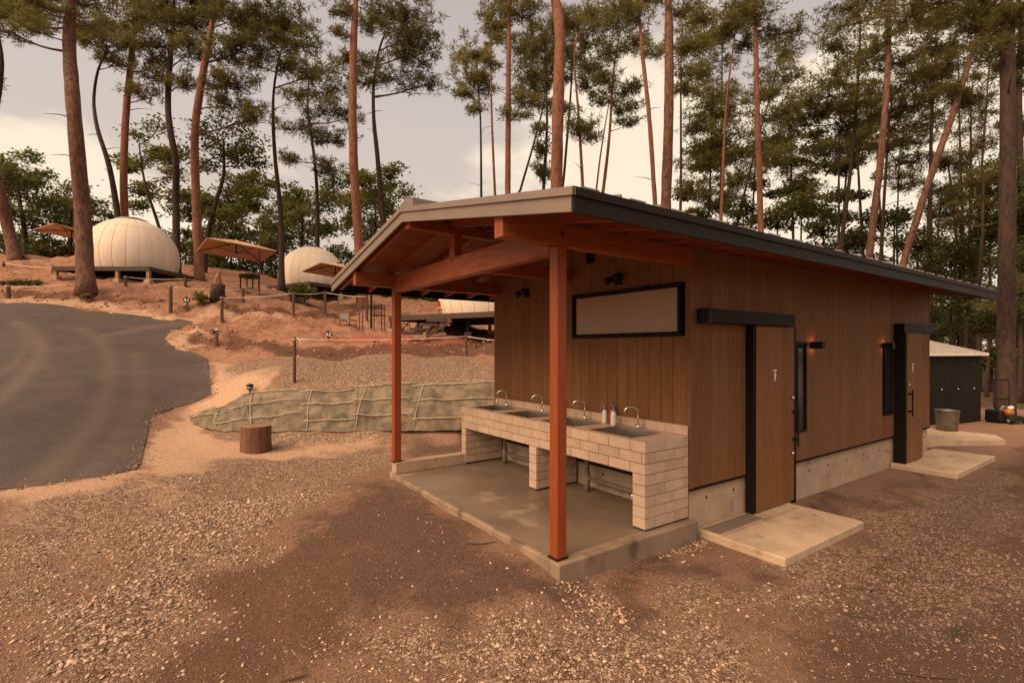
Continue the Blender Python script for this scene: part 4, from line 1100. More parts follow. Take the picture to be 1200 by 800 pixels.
# ------------------------------------------------------------------ signs
def text_mesh(name, s, size, loc, m, parent, rot=(math.pi/2,0,0)):
    cu = bpy.data.curves.new('t', 'FONT'); cu.body = s; cu.size = size; cu.align_x = 'CENTER'; cu.align_y = 'CENTER'; cu.extrude = .002; cu.offset = size*.02
    to = bpy.data.objects.new('t', cu); COL.objects.link(to)
    dg = bpy.context.evaluated_depsgraph_get(); me = bpy.data.meshes.new_from_object(to.evaluated_get(dg)); 
    bpy.data.objects.remove(to); me.materials.clear(); me.materials.append(m)
    o = link(name, me, parent); og = org_of(parent)
    o.location = Vector(loc)-og; o.rotation_euler = rot; return o
def site_sign(label, px, yc, yb, d, txt):
    c = at(px, yc, d); g = at(px, yb, d); s_ = d/F
    t = thing('site_sign', label, 'sign', g)
    MB().box((c.x-.035,c.y+.003,g.z-.2),(c.x+.035,c.y+.04,c.z)).build('stake', MT['postwood'], t)
    w, h = 4.0*s_, 3.1*s_
    b = MB(); b.add([(c.x-w,c.y,c.z-h*.8),(c.x+w,c.y,c.z-h*.8),(c.x+w,c.y,c.z+h*.5),(c.x,c.y,c.z+h*1.3),(c.x-w,c.y,c.z+h*.5),
                     (c.x-w,c.y-.02,c.z-h*.8),(c.x+w,c.y-.02,c.z-h*.8),(c.x+w,c.y-.02,c.z+h*.5),(c.x,c.y-.02,c.z+h*1.3),(c.x-w,c.y-.02,c.z+h*.5)],
                    [(0,1,2,3,4),(9,8,7,6,5),(0,5,6,1),(1,6,7,2),(2,7,8,3),(3,8,9,4),(4,9,5,0)])
    b.build('board', MT['blackplastic'], t)
    text_mesh('lettering', txt, 5.6*s_, (c.x, c.y-.024, c.z-.2*s_), MT['white'], t)
site_sign('small dark site sign reading A1 beside the grass tuft behind the road', 219, 351.3, 358, 19.9, 'A1')
site_sign('small dark site sign reading A2 behind the nearest white rope', 385, 391.8, 404, 17.2, 'A2')
p = at(254,404,16.9)
t = thing('stake_lamp', 'short stake with a small round black lamp on the earth mound by the road', 'lamp', p)
MB().box((p.x-.035,p.y-.03,p.z-.2),(p.x+.035,p.y+.03,p.z+.50)).build('stake', MT['postwood'], t)
MB().box((p.x-.06,p.y-.035,p.z+.502),(p.x+.05,p.y+.035,p.z+.54)).build('stake_cap', MT['white'], t)
MB().tube([Vector((p.x-.13,p.y-.05,p.z+.43)),Vector((p.x-.13,p.y+.03,p.z+.43))],.075,14).build('lamp_head', MT['blackplastic'], t)
MB().tube([Vector((p.x-.13,p.y-.055,p.z+.43)),Vector((p.x-.13,p.y-.051,p.z+.43))],.045,14).build('lens', MT['grey'], t)

# ------------------------------------------------------------------ domes on decks
def dome(label, px, ybase, d, r):
    base = at(px, ybase, d)
    t = thing('dome_tent', label, 'dome tent', base)
    n, m_ = 144, 22
    lowz = -.36
    vs = []
    for j in range(m_+1):
        ph = math.asin(lowz)+(math.radians(80)-math.asin(lowz))*j/m_
        for k in range(n):
            th_ = 2*math.pi*k/n
            f_ = 1-.005*(abs(((k % 6)/6.0)-.5)*2)**3
            vs.append((base.x+r*f_*math.cos(ph)*math.cos(th_), base.y+r*f_*math.cos(ph)*math.sin(th_), base.z+r*.97*(math.sin(ph)-lowz)))
    MB().add(vs, [(j*n+k,j*n+(k+1)%n,(j+1)*n+(k+1)%n,(j+1)*n+k) for j in range(m_) for k in range(n)]).build('fabric_shell', MT['canvas'], t, True)
    for k in range(0, n, 6):
        th_ = 2*math.pi*k/n
        pts_ = []
        for j in range(13):
            ph = math.asin(lowz)+(math.radians(78)-math.asin(lowz))*j/12
            pts_.append((base.x+r*.999*math.cos(ph)*math.cos(th_), base.y+r*.999*math.cos(ph)*math.sin(th_), base.z+r*.97*(math.sin(ph)-lowz)))
        MB().tube(pts_, .008, 5).build('seam', MT['canvasseam'], t, True)
    ph = R(44)
    pts_ = [(base.x+r*1.0*math.cos(ph)*math.cos(a), base.y+r*1.0*math.cos(ph)*math.sin(a), base.z+r*.97*(math.sin(ph)-lowz)) for a in np.linspace(0,6.283,49)]
    MB().tube(pts_, .008, 5, cap=False).build('ring_seam', MT['canvasseam'], t, True)
    zc = base.z+r*.97*(math.sin(R(80))-lowz)
    MB().lathe((base.x,base.y,zc-.05),[(r*.33,-.06),(r*.34,.0),(r*.30,.05),(r*.2,.08),(r*.19,.12),(r*.05,.15)],24).build('roof_cap', MT['galv'], t, True)
    return t
d1_ = dome('leftmost round cream dome tent, partly behind the big left pine', 154.5, 319.5, 25.8, 2.08)
dome('second cream dome tent, in the middle behind the bush and ropes', 366, 338, 31.5, 1.97)
d3_ = dome('third cream dome tent seen under the porch roof behind the wash house', 575, 371, 21, 2.15)
def deck(label, cx, cy, z, rot, wx, wy, posts, group='raised timber decks under the domes'):
    t = thing('timber_deck', label, 'deck', (cx,cy,z), None)
    c, s = math.cos(rot), math.sin(rot)
    def q(x, y, zz): return (cx+x*c-y*s, cy+x*s+y*c, zz)
    nbd = 20
    for i in range(nbd):
        y0 = -wy/2+i*wy/nbd; y1 = y0+wy/nbd-.008
        MB().hexa([q(-wx/2,y0,z-.035),q(wx/2,y0,z-.035),q(wx/2,y1,z-.035),q(-wx/2,y1,z-.035),q(-wx/2,y0,z),q(wx/2,y0,z),q(wx/2,y1,z),q(-wx/2,y1,z)]).build('deck_board', MT['deck'], t)
    for (x0,x1,y0,y1) in ((-wx/2,wx/2,-wy/2,-wy/2+.05),(-wx/2,wx/2,wy/2-.05,wy/2),(-wx/2,-wx/2+.05,-wy/2+.051,wy/2-.051),(wx/2-.05,wx/2,-wy/2+.051,wy/2-.051),(-wx/2+.051,wx/2-.051,-.05,.05)):
        MB().hexa([q(x0,y0,z-.2),q(x1,y0,z-.2),q(x1,y1,z-.2),q(x0,y1,z-.2),q(x0,y0,z-.036),q(x1,y0,z-.036),q(x1,y1,z-.036),q(x0,y1,z-.036)]).build('joist', MT['deck'], t)
    for (x, y) in posts:
        x *= wx/2-.1; y *= wy/2-.1
        px_, py_, _ = q(x,y,0); g = H(px_,py_)
        if z-.2-g > .05:
            MB().box((px_-.07,py_-.07,g),(px_+.07,py_+.07,z-.201)).build('deck_post', MT['decklight'] if y < -.5 or x > .5 else MT['deck'], t)
            MB().box((px_-.15,py_-.15,g-.2),(px_+.15,py_+.15,g+.16)).build('footing', MT['concrete'], t, bevel=.02)
    return t, q
PS = [(x,y) for x in (-1,-.33,.33,1) for y in (-1,0,1)]
p = at(154.5,319.5,25.8); deck('dark timber deck under the leftmost dome on posts and concrete blocks', p.x+.0, p.y+.35, p.z-.005, R(1), 4.55, 4.7, PS)
p = at(366,338,31.5); deck('dark timber deck under the middle dome', p.x+.2, p.y, p.z, R(-32), 5.0, 4.6, PS)
p = at(575,371,21); dk3, q3 = deck('timber deck with steps under the dome behind the porch', p.x-.5, p.y+.3, p.z, R(58), 5.0, 5.6, PS)
# steps up to the third deck
pz = p.z
t = thing('deck_steps', 'small timber steps leading up to the deck behind the porch', 'steps', at(498,392,18.6))
for i in range(4):
    c = at(483+i*9.5, 390-i*5.0, 18.1+i*.22)
    MB().box((c.x-.36,c.y-.12,c.z-.07),(c.x+.36,c.y+.14,c.z+.03)).build('tread', MT['deck'], t)
for (xa, ya, xb, yb, dd_) in ((499,393,528,374,18.35),):
    a, b_ = at(xa,ya,dd_), at(xb,yb,dd_+.6)
    MB().hexa([a+Vector((0,0,-.1)),a+Vector((.04,.05,-.1)),b_+Vector((.04,.05,-.12)),b_+Vector((0,0,-.12)),a+Vector((0,0,.1)),a+Vector((.04,.05,.1)),b_+Vector((.04,.05,.08)),b_+Vector((0,0,.08))]).build('stringer', MT['decklight'], t)
c = at(513.5,371,20.2); c.z = pz+.005
t = thing('timber_stand', 'pale open timber stand on the deck beside the dome behind the porch', 'stand', c)
for dx in (0,.24,.50):
    for dy in (0,.28): MB().box((c.x+dx-.02,c.y+dy-.02,c.z),(c.x+dx+.02,c.y+dy+.02,c.z+.28)).build('leg', MT['decklight'], t)
MB().box((c.x-.04,c.y-.04,c.z+.2805),(c.x+.54,c.y+.32,c.z+.31)).build('top', MT['white'], t)
t = thing('fire_box', 'small red box on the pale timber stand by the dome', 'box', c+Vector((-.1,.1,.311)))
MB().box((c.x-.04,c.y+.02,c.z+.312),(c.x+.17,c.y+.25,c.z+.53)).build('box_body', MT['red'], t, bevel=.01)
MB().box((c.x-.05,c.y+.01,c.z+.531),(c.x+.18,c.y+.26,c.z+.56)).build('box_lid', MT['red'], t, bevel=.005)

# parasols
def parasol(label, px, yrim, d, side, rot, pole_dx, ph=.35):
    c = at(px, yrim, d); g = spot(px+pole_dx, d+.3)
    t = thing('parasol', label, 'parasol', g, None)
    h = side*.5; cs, sn = math.cos(rot), math.sin(rot)
    def q(x, y, z):
        X_, Y_ = x*cs-y*sn, x*sn+y*cs
        return Vector((c.x+X_, c.y+Y_, c.z+z-.09*Y_-.02*X_))
    cor = [(-h,-h),(h,-h),(h,h),(-h,h)]; tp_ = .22
    b = MB(); n = 6; vs = []
    top = [(-tp_,-tp_),(tp_,-tp_),(tp_,tp_),(-tp_,tp_)]
    for k in range(4):
        a, a2 = cor[k], cor[(k+1)%4]; e_, e2 = top[k], top[(k+1)%4]
        vs = []
        for i in range(n+1):
            for j in range(5):
                s_ = i/n; r0 = j/4
                x0 = a[0]+(a2[0]-a[0])*s_; y0 = a[1]+(a2[1]-a[1])*s_; x1 = e_[0]+(e2[0]-e_[0])*s_; y1 = e_[1]+(e2[1]-e_[1])*s_
                z_ = ph*r0-.09*math.sin(math.pi*s_)*(1-r0)*0-.05*math.sin(math.pi*s_)*math.sin(math.pi*r0)
                vs.append(q(x0+(x1-x0)*r0, y0+(y1-y0)*r0, z_))
        b.add(vs, [(i*5+j,(i+1)*5+j,(i+1)*5+j+1,i*5+j+1) for i in range(n) for j in range(4)])
    b.add([q(*top[k], ph+.0) for k in range(4)], [(0,1,2,3)])
    cv = b.build('canopy', MT['umbrella'], t)
    b2 = MB()
    for k in range(4):
        a, a2 = cor[k], cor[(k+1)%4]
        b2.hexa([q(a[0],a[1],-.03),q(a2[0],a2[1],-.03),q(a2[0]*.995,a2[1]*.995,-.03),q(a[0]*.995,a[1]*.995,-.03),q(a[0],a[1],.0),q(a2[0],a2[1],.0),q(a2[0]*.995,a2[1]*.995,.0),q(a[0]*.995,a[1]*.995,.0)])
    b2.build('valance', MT['umbrella'], t)
    for k in range(4):
        MB().tube([q(0,0,ph-.06), q(cor[k][0]*.98,cor[k][1]*.98,-.02)], .016, 5).build('rib', MT['darkmetal'], t)
        MB().tube([q(0,0,ph-.5), q(cor[k][0]*.5,cor[k][1]*.5,ph*.5-.04)], .012, 5).build('strut', MT['darkmetal'], t)
    MB().tube([q(0,0,ph-.02), q(0,0,ph-.55)], .03, 8).build('hub', MT['darkmetal'], t)
    top_ = Vector((g.x,g.y,c.z+ph+.25))
    MB().tube([g+Vector((0,0,-.1)), top_], .028, 10).build('pole', MT['postwood'], t)
    MB().tube([top_+Vector((0,0,-.1)), q(0,0,ph+.06)], .028, 8).build('arm', MT['darkmetal'], t)
    MB().lathe(q(0,0,ph),[(.12,0),(.1,.05),(.03,.09)],10).build('finial', MT['umbrella'], t)
    return t
parasol('square tan parasol fully open between the two left domes', 277, 294, 23, 2.75, R(40), 27, .42)
parasol('tan parasol half hidden by the roof edge in front of the middle dome', 393, 318, 25.5, 2.5, R(42), 25, .36)
parasol('tan parasol behind the big left pine, beside the leftmost dome', 84, 273, 26, 2.3, R(62), 22, .16)

# furniture by the third site
def director_chair(label, px, yb, d, rot, m):
    g = at(px, yb, d); s_ = 1.0
    t = thing('folding_chair', label, 'chair', g)
    c, sn = math.cos(rot), math.sin(rot)
    def q(x, y, z): return Vector((g.x+x*c-y*sn, g.y+x*sn+y*c, g.z+z))
    for y in (-.22,.22):
        MB().tube([q(-.22,y,0),q(.22,y,.42)],.012,5).build('leg', MT['darkmetal'], t); MB().tube([q(.22,y,0),q(-.22,y,.42)],.012,5).build('leg', MT['darkmetal'], t)
    for x in (-.24,.24):
        MB().tube([q(x,.22,0),q(x,.22,.88)],.013,5).build('upright', MT['darkmetal'], t); MB().tube([q(x,-.22,0),q(x,-.22,.6)],.013,5).build('upright', MT['darkmetal'], t)
        MB().tube([q(x,-.25,.6),q(x,.22,.6)],.018,5).build('arm', MT['darkmetal'], t)
    MB().hexa([q(-.24,-.22,.41),q(.24,-.22,.41),q(.24,.22,.41),q(-.24,.22,.41),q(-.24,-.22,.425),q(.24,-.22,.425),q(.24,.22,.425),q(-.24,.22,.425)]).build('seat', MT['grey'], t)
    MB().hexa([q(-.24,.225,.62),q(.24,.225,.62),q(.24,.24,.62),q(-.24,.24,.62),q(-.24,.225,.88),q(.24,.225,.88),q(.24,.24,.88),q(-.24,.24,.88)]).build('backrest', MT['grey'], t)
    return t
director_chair('folding chair with grey back, leftmost by the black metal rack', 408, 392, 21, R(160), MT['grey'])
director_chair('folding chair with grey back right of the black metal rack by the porch post', 472, 391, 21.3, R(200), MT['grey'])
g = at(437,392.5,20.6)
t = thing('metal_rack', 'tall open black metal table rack standing on the bare earth', 'rack', g)
W_, D_ = .70, .45
for x in (-W_,-.02,W_*.85):
    for y in (-D_/2,D_/2): MB().tube([g+Vector((x*.7,y,0)),g+Vector((x*.7,y,(1.22 if x > -.1 else .9)))],.018,6).build('leg', MT['darkmetal'], t)
for z_, x0, x1 in ((.05,-.5,.43),(.80,-.02,.5),(1.2,-.03,.43),(1.1,-.03,.43)):
    for y in (-D_/2,D_/2): MB().tube([g+Vector((x0,y,z_)),g+Vector((x1,y,z_))],.016,6).build('rail', MT['darkmetal'], t)
MB().tube([g+Vector((-.0,-D_/2-.03,-.1)),g+Vector((.0,-D_/2-.03,1.62))],.04,8).build('upright', MT['darkmetal'], t)
MB().box((g.x-.5,g.y-D_/2,g.z+.07),(g.x+.43,g.y+D_/2,g.z+.085)).build('shelf', MT['grey'], t)
g = at(288,334,25)
t = thing('camp_table', 'dark low camp table under the open parasol', 'table', g)
MB().box((g.x-.15,g.y-.35,g.z+.34),(g.x+.55,g.y+.35,g.z+.52)).build('table_top', MT['darkmetal'], t)
for x in (-.1,.5):
    for y in (-.3,.3): MB().box((g.x+x-.025,g.y+y-.025,g.z-.2),(g.x+x+.025,g.y+y+.025,g.z+.339)).build('leg', MT['darkmetal'], t)

# ------------------------------------------------------------------ shed, bucket, mower
sh = thing('garden_shed', 'small black corrugated metal shed with pale sloping roof beyond the wash house', 'shed', at(1125,500,13.0))
A = at(1090,500,12.6); B = at(1149,500,13.2)
A.z = B.z = -.03
dx = (B-A); dx.z = 0; wdt = dx.length; dx.normalize(); dy = Vector((-dx.y,dx.x,0))
A = A-dx*.9; wdt += .9
zl = 1.80; dep = 1.9
nrib = 26
b = MB(); vs = []
for i in range(nrib*4+1):
    f_ = i/(nrib*4); o = (0,0,.022,.022)[i%4]
    p0 = A+dx*(wdt*f_)-dy*o; vs += [p0+Vector((0,0,0)), p0+Vector((0,0,zl))]
b.add(vs, [(2*i,2*i+2,2*i+3,2*i+1) for i in range(nrib*4)]); b.build('front_wall', MT['shed'], sh)
b = MB(); vs = []
for i in range(18*4+1):
    f_ = i/72; o = (0,0,.022,.022)[i%4]
    p0 = A+dx*wdt+dy*(dep*f_)+dx*o; vs += [p0, p0+Vector((0,0,zl+.42*min(f_,1-f_)*1.5))]
b.add(vs, [(2*i,2*i+2,2*i+3,2*i+1) for i in range(72)]); b.build('side_wall', MT['shed'], sh)
MB().hexa([A+dy*dep,A+dx*wdt+dy*dep,A+dx*wdt+dy*(dep+.02),A+dy*(dep+.02)]+[q_+Vector((0,0,zl)) for q_ in (A+dy*dep,A+dx*wdt+dy*dep,A+dx*wdt+dy*(dep+.02),A+dy*(dep+.02))]).build('back_wall', MT['shed'], sh)
MB().hexa([A,A+dy*.02,A+dy*dep,A+dy*(dep-.01)-dx*.02]+[q_+Vector((0,0,zl)) for q_ in (A,A+dy*.02,A+dy*dep,A+dy*(dep-.01)-dx*.02)]).build('side_wall', MT['shed'], sh)
# roof: pitched up towards the back, ribbed
rf = MB(); o0 = A-dx*.1-dy*.12+Vector((0,0,zl+.01)); rise = Vector((0,0,.36))
nn_ = 14
rob = None
E0, E1 = o0, o0+dx*(wdt+.2)
K0, K1 = o0+dy*1.1+rise-dx*.0, o0+dx*(wdt-.42)+dy*1.1+rise
L0, L1 = o0+dy*(dep+.24), o0+dx*(wdt+.2)+dy*(dep+.24)
up = Vector((0,0,.03))
rob = MB().add([E0,E1,K1,K0,E0+up,E1+up,K1+up,K0+up],[(0,3,2,1),(4,5,6,7),(0,1,5,4),(1,2,6,5),(2,3,7,6),(3,0,4,7)]).build('roof', MT['shedroof'], sh)
MB().add([L0,L1,K1,K0,L0+up,L1+up,K1+up,K0+up],[(0,1,2,3),(7,6,5,4),(0,4,5,1),(1,5,6,2),(3,2,6,7),(0,3,7,4)]).build('roof_back', MT['shedroof'], sh)
MB().add([E1,L1,K1,E1+up,L1+up,K1+up],[(0,2,1),(3,4,5),(0,1,4,3),(1,2,5,4),(2,0,3,5)]).build('roof_hip', MT['shedroof'], sh)
for i in range(1,12):
    a = E0.lerp(E1,i/12)+up*1.02; c = K0.lerp(K1,i/12)+up*1.02
    b = MB(); b.hexa([a-dx*.03,a+dx*.03,c+dx*.03,c-dx*.03]+[w+Vector((0,0,.012)) for w in (a-dx*.018,a+dx*.018,c+dx*.018,c-dx*.018)]); b.build('rib', MT['galv'], rob)
MB().hexa([E0-dy*.012-Vector((0,0,.04)),E1-dy*.012-Vector((0,0,.04)),E1-dy*.001-Vector((0,0,.04)),E0-dy*.001-Vector((0,0,.04)),E0-dy*.012+up,E1-dy*.012+up,E1-dy*.001+up,E0-dy*.001+up]).build('eave_trim', MT['white'], sh)
for i in range(3):
    p0 = A+dx*(wdt*(.45+.22*i))-dy*.03+Vector((0,0,.92)); MB().tube([p0,p0-dy*.012],.018,8).build('screw_cap', MT['white'], sh)
p = at(1109.5,502,11.6); p.z = .036
t = thing('metal_bucket', 'galvanised steel bucket standing on the concrete apron by the shed', 'bucket', p)
r_b = 11.5/F*p.y; hb = 24/F*p.y
prof = [(r_b*.86,.0),(r_b*.9,hb*.3),(r_b*.92,hb*.32),(r_b*.93,hb*.36),(r_b*.97,hb*.68),(r_b*.99,hb*.7),(r_b,hb*.96),(r_b*1.04,hb*.97),(r_b*1.04,hb),(r_b*.97,hb),(r_b*.85,.03)]
b = MB(); b.lathe(p, prof, 28); b.build('bucket_body', MT['galv'], t, True)
for s_ in (-1,1):
    MB().box((p.x+s_*r_b*1.02-.02,p.y-.04,p.z+hb*.8),(p.x+s_*r_b*1.02+.02,p.y+.04,p.z+hb*.93)).build('ear', MT['galv'], t)
MB().tube([(p.x+r_b*1.05*math.cos(a),p.y-.05-.16*math.sin(a)*.4,p.z+hb*.85-.13*math.sin(a)) for a in np.linspace(0,math.pi,13)],.006,5).build('bail', MT['galv'], t, True)
# mower
p = at(1180,508,13.0); p.z = H(p.x,p.y)-.01
t = thing('lawn_mower', 'black and orange wheeled mower with a tall bent handle under the right pine', 'mower', p)
def P(x, y, z): return Vector((p.x+x, p.y+y, p.z+z))
for x, y in ((-.22,-.28),(.24,-.28),(-.22,.25),(.24,.25)):
    w_ = MB().tube([P(x-.03,y,.1),P(x+.03,y,.1)],.10,16).build('wheel', MT['blackplastic'], t, True); MB().tube([P(x-.035,y,.1),P(x+.035,y,.1)],.045,12).build('rim', MT['grey'], w_, True)
dk = MB(); dk.hexa([P(-.25,-.35,.08),P(.25,-.35,.08),P(.25,.33,.08),P(-.25,.33,.08),P(-.18,-.26,.22),P(.18,-.26,.22),P(.18,.25,.22),P(-.18,.25,.22)]); dk.build('cutter_deck', MT['blackplastic'], t, bevel=.02)
MB().lathe(P(-.02,-.05,.22),[(.11,0),(.12,.06),(.11,.13),(.05,.16)],16).build('engine', MT['orange'], t, True)
MB().tube([P(-.05,-.1,.40),P(.06,-.08,.42)],.05,12).build('fuel_tank', MT['white'], t, True)
MB().box((p.x-.42,p.y-.25,p.z+.05),(p.x-.255,p.y+.2,p.z+.36)).build('grass_box', MT['blackplastic'], t, bevel=.04)
MB().tube([P(-.36,-.2,.36),P(-.3,-.2,.46),P(-.18,-.15,.44)],.03,8).build('hose', MT['grey'], t, True)
for x in (-.2,.2):
    MB().tube([P(x+.1,.2,.2),P(x+.16,.32,.55),P(x+.30,.42,.85),P(x+.34,.52,1.10)],.016,8).build('handle_bar', MT['blackplastic'], t, True)
MB().tube([P(.12,.52,1.10),P(.56,.52,1.10)],.018,8).build('grip', MT['blackplastic'], t, True)
MB().tube([P(-.02,.34,.60),P(.38,.34,.60)],.014,8).build('cross_bar', MT['blackplastic'], t, True)

# ------------------------------------------------------------------ foliage generators
def tufts(C, L, W, K, up=.35):
    n = len(C)
    D = rng.normal(0,1,(n,K,3)); D[:,:,2] += up*1.6; D /= np.linalg.norm(D,axis=2,keepdims=True)
    ln = L*rng.uniform(.55,1.25,(n,K,1))
    S = np.cross(D, rng.normal(0,1,(n,K,3))); S /= np.linalg.norm(S,axis=2,keepdims=True)+1e-9
    b = C[:,None,:]+D*.1*ln; tip = b+D*ln
    m = b+D*ln*.45
    V = np.stack([b, m+S*W, tip, m-S*W],2)
    return V.reshape(-1,3)
def leaves(C, L, W):
    n = len(C)
    D = rng.normal(0,1,(n,3)); D[:,2] *= .45; D /= np.linalg.norm(D,axis=1,keepdims=True)
    N = rng.normal(0,.6,(n,3)); N[:,2] += 1; S = np.cross(D,N); S /= np.linalg.norm(S,axis=1,keepdims=True)+1e-9
    ln = L*rng.uniform(.6,1.3,(n,1)); w = W*rng.uniform(.7,1.2,(n,1))
    return np.stack([C, C+D*ln*.5+S*w, C+D*ln, C+D*ln*.5-S*w],1).reshape(-1,3)
def quads(n): return np.arange(n*4).reshape(-1,4)
def blobpts(c, rx, ry, rz, n, clumps, fl=1.0, spread=.30):
    k = max(3, clumps)
    a = rng.normal(0,1,(k,3)); a /= np.linalg.norm(a,axis=1,keepdims=True); a *= rng.random((k,1))**.45*.85
    idx = rng.integers(0,k,n)
    q_ = a[idx]+rng.normal(0,spread,(n,3))*np.array([1,1,fl])
    return np.array(c)+q_*np.array([rx,ry,rz])
def smooth_path(P, step=.45):
    P = [Vector(p) for p in P]; out = []
    Q_ = [P[0]*2-P[1]]+P+[P[-1]*2-P[-2]]
    for i in range(1, len(Q_)-2):
        p0,p1,p2,p3 = Q_[i-1:i+3]; n = max(2, int((p2-p1).length/step))
        for j in range(n):
            t = j/n
            out.append(.5*((2*p1)+(p2-p0)*t+(2*p0-5*p1+4*p2-p3)*t*t+(3*p1-p0-3*p2+p3)*t*t*t))
    out.append(P[-1]); return out
def pine(label, d, w, path, blobs, needle='needleA', bark='barkr', top=0, dens=1.0, name='pine_tree', stubs=3, flare=1.0, group='tall pines round the camp'):
    base_px = path[0]
    g = spot(base_px[0], d) if base_px[1] < 400 and True else None
    P0 = at(*base_px, d)
    gz_ = H(P0.x, P0.y)
    pts_ = [at(x, y, d+.35*math.sin(i*1.9)) for i, (x, y) in enumerate(path)]
    pts_[0] = Vector((P0.x,P0.y,P0.z))
    if P0.z > gz_+.3:
        dirn = (pts_[1]-pts_[0]); k = (P0.z-gz_)/max(dirn.z,.1)
        foot = P0-dirn*k*.5; foot.z = gz_
        foot.x = P0.x-dirn.x*min(k,1.2)*.4; foot.y = P0.y
        foot.z = H(foot.x,foot.y); pts_ = [foot]+pts_
    pts_[0].z = min(pts_[0].z, H(pts_[0].x,pts_[0].y))-.15
    if top:
        dr = (pts_[-1]-pts_[-2]).normalized()
        pts_ += [pts_[-1]+dr*top*.5+Vector((rnd.uniform(-.2,.2),0,0)), pts_[-1]+dr*top+Vector((rnd.uniform(-.4,.4),0,0))]
    t = thing(name, label, 'tree', pts_[0]+Vector((0,0,.15)), group)
    sp = smooth_path(pts_)
    r0 = w/F*d/2; zb, ztop = sp[0].z, sp[-1].z
    rad = []
    for q_ in sp:
        f_ = (q_.z-zb)/(ztop-zb+1e-6)
        r1 = r0*(1-.42*f_) if top else r0*(1-.75*f_)
        if top and f_ > .72: r1 *= 1-.8*(f_-.72)/.28
        r1 *= 1+.45*flare*math.exp(-(q_.z-zb)/.35)
        rad.append(max(r1,.012))
    n = 12 if w > 9 else 8
    MB().tube(sp, rad, n, lump=.12, seed=d*3.1+w).build('trunk', MT[bark], t, True)
    px1 = d/F
    Vs = []; br = MB()
    bl = list(blobs)
    allb = [(at(bx, by, d+rnd.uniform(-.6,.6)), rx*px1, ry*px1, rx, ry) for bx, by, rx, ry in bl]
    if top:
        for i in range(7):
            q_ = sp[-1].lerp(pts_[-3], rnd.random()*.85); rx = rnd.uniform(1.0,1.8)
            allb.append((q_+Vector((rnd.uniform(-1.8,1.8),rnd.uniform(-1.8,1.8),rnd.uniform(-.2,.6))), rx, rx*.4, rx/px1*.7, rx*.4/px1*.7))
    for c, rx, rz, pxr, pzr in allb:
        pxr *= 1.15; pzr *= 1.2; rx *= 1.15; rz *= 1.2; nT = int(math.pi*pxr*pzr*.080*dens)+14
        C = blobpts(c, rx, rx*.85, rz, nT, int(8+pxr*pzr/26), .7, .22)
        nS = int(7+pxr/3.2); aa = rng.uniform(0, 6.283, nS); ss = rng.normal(0, 1, (nS,3)); ss /= np.linalg.norm(ss,axis=1,keepdims=True); ss[:,2] = ss[:,2]*.6+.25
        tipS = np.array(c)+ss*np.array([rx,rx*.85,rz])*1.12; hub = np.array(c)-np.array([0,0,rz*.35])
        m_ = int(nT*.62); pick = rng.integers(0, nS, m_); tt_ = rng.uniform(.35, 1.03, (m_,1))
        C[:m_] = hub+(tipS[pick]-hub)*tt_+rng.normal(0, .035*rx+2*px1, (m_,3))*np.array([1,1,.55])
        for e_ in tipS: br.tube([hub, hub+(e_-hub)*.5+np.array([0,0,.03]), e_], [.014,.010,.004], 3, cap=False)
        Vs.append(tufts(C, 6.2*px1, .42*px1, 15))
        # limb from the trunk to the clump, twigs through it
        cand = [q_ for q_ in sp if q_.z < c.z+.3] or sp
        q_ = min(cand, key=lambda s: abs((s.z+abs((s-c).length)*.25)-c.z)+.15*(s-c).length)
        mid = q_.lerp(c,.5)+Vector((rnd.uniform(-.2,.2),rnd.uniform(-.2,.2),-.05*(c-q_).length))
        rr_ = min(.07, .012+.018*(c-q_).length)
        path_ = smooth_path([q_, mid, c], .4)
        br.tube(path_, [rr_*(1-.65*i/(len(path_)-1)) for i in range(len(path_))], 5, cap=False)
        for j in range(int(4+pxr/8)):
            e_ = Vector(C[rng.integers(0,nT)]); s_ = path_[int(len(path_)*rnd.uniform(.4,.95))]
            br.tube([s_, s_.lerp(e_,.5)+Vector((0,0,-.04)), e_], [rr_*.35,rr_*.28,.006], 4, cap=False)
    for i in range(stubs):
        q_ = sp[int(len(sp)*rnd.uniform(.35,.85))]; a = rnd.uniform(0,6.28); l_ = rnd.uniform(.5,1.4)
        e_ = q_+Vector((math.cos(a)*l_, math.sin(a)*l_*.6, rnd.uniform(-.1,.35)))
        br.tube([q_, q_.lerp(e_,.5)+Vector((0,0,.06)), e_], [.028,.018,.006], 4, cap=False)
    if br.v: tag(br.build('branches', MT['twig'], t, True), kind='stuff')
    if Vs:
        V_ = np.concatenate(Vs); npmesh('crown', V_, quads(len(V_)//4), MT[needle], t)
    return t
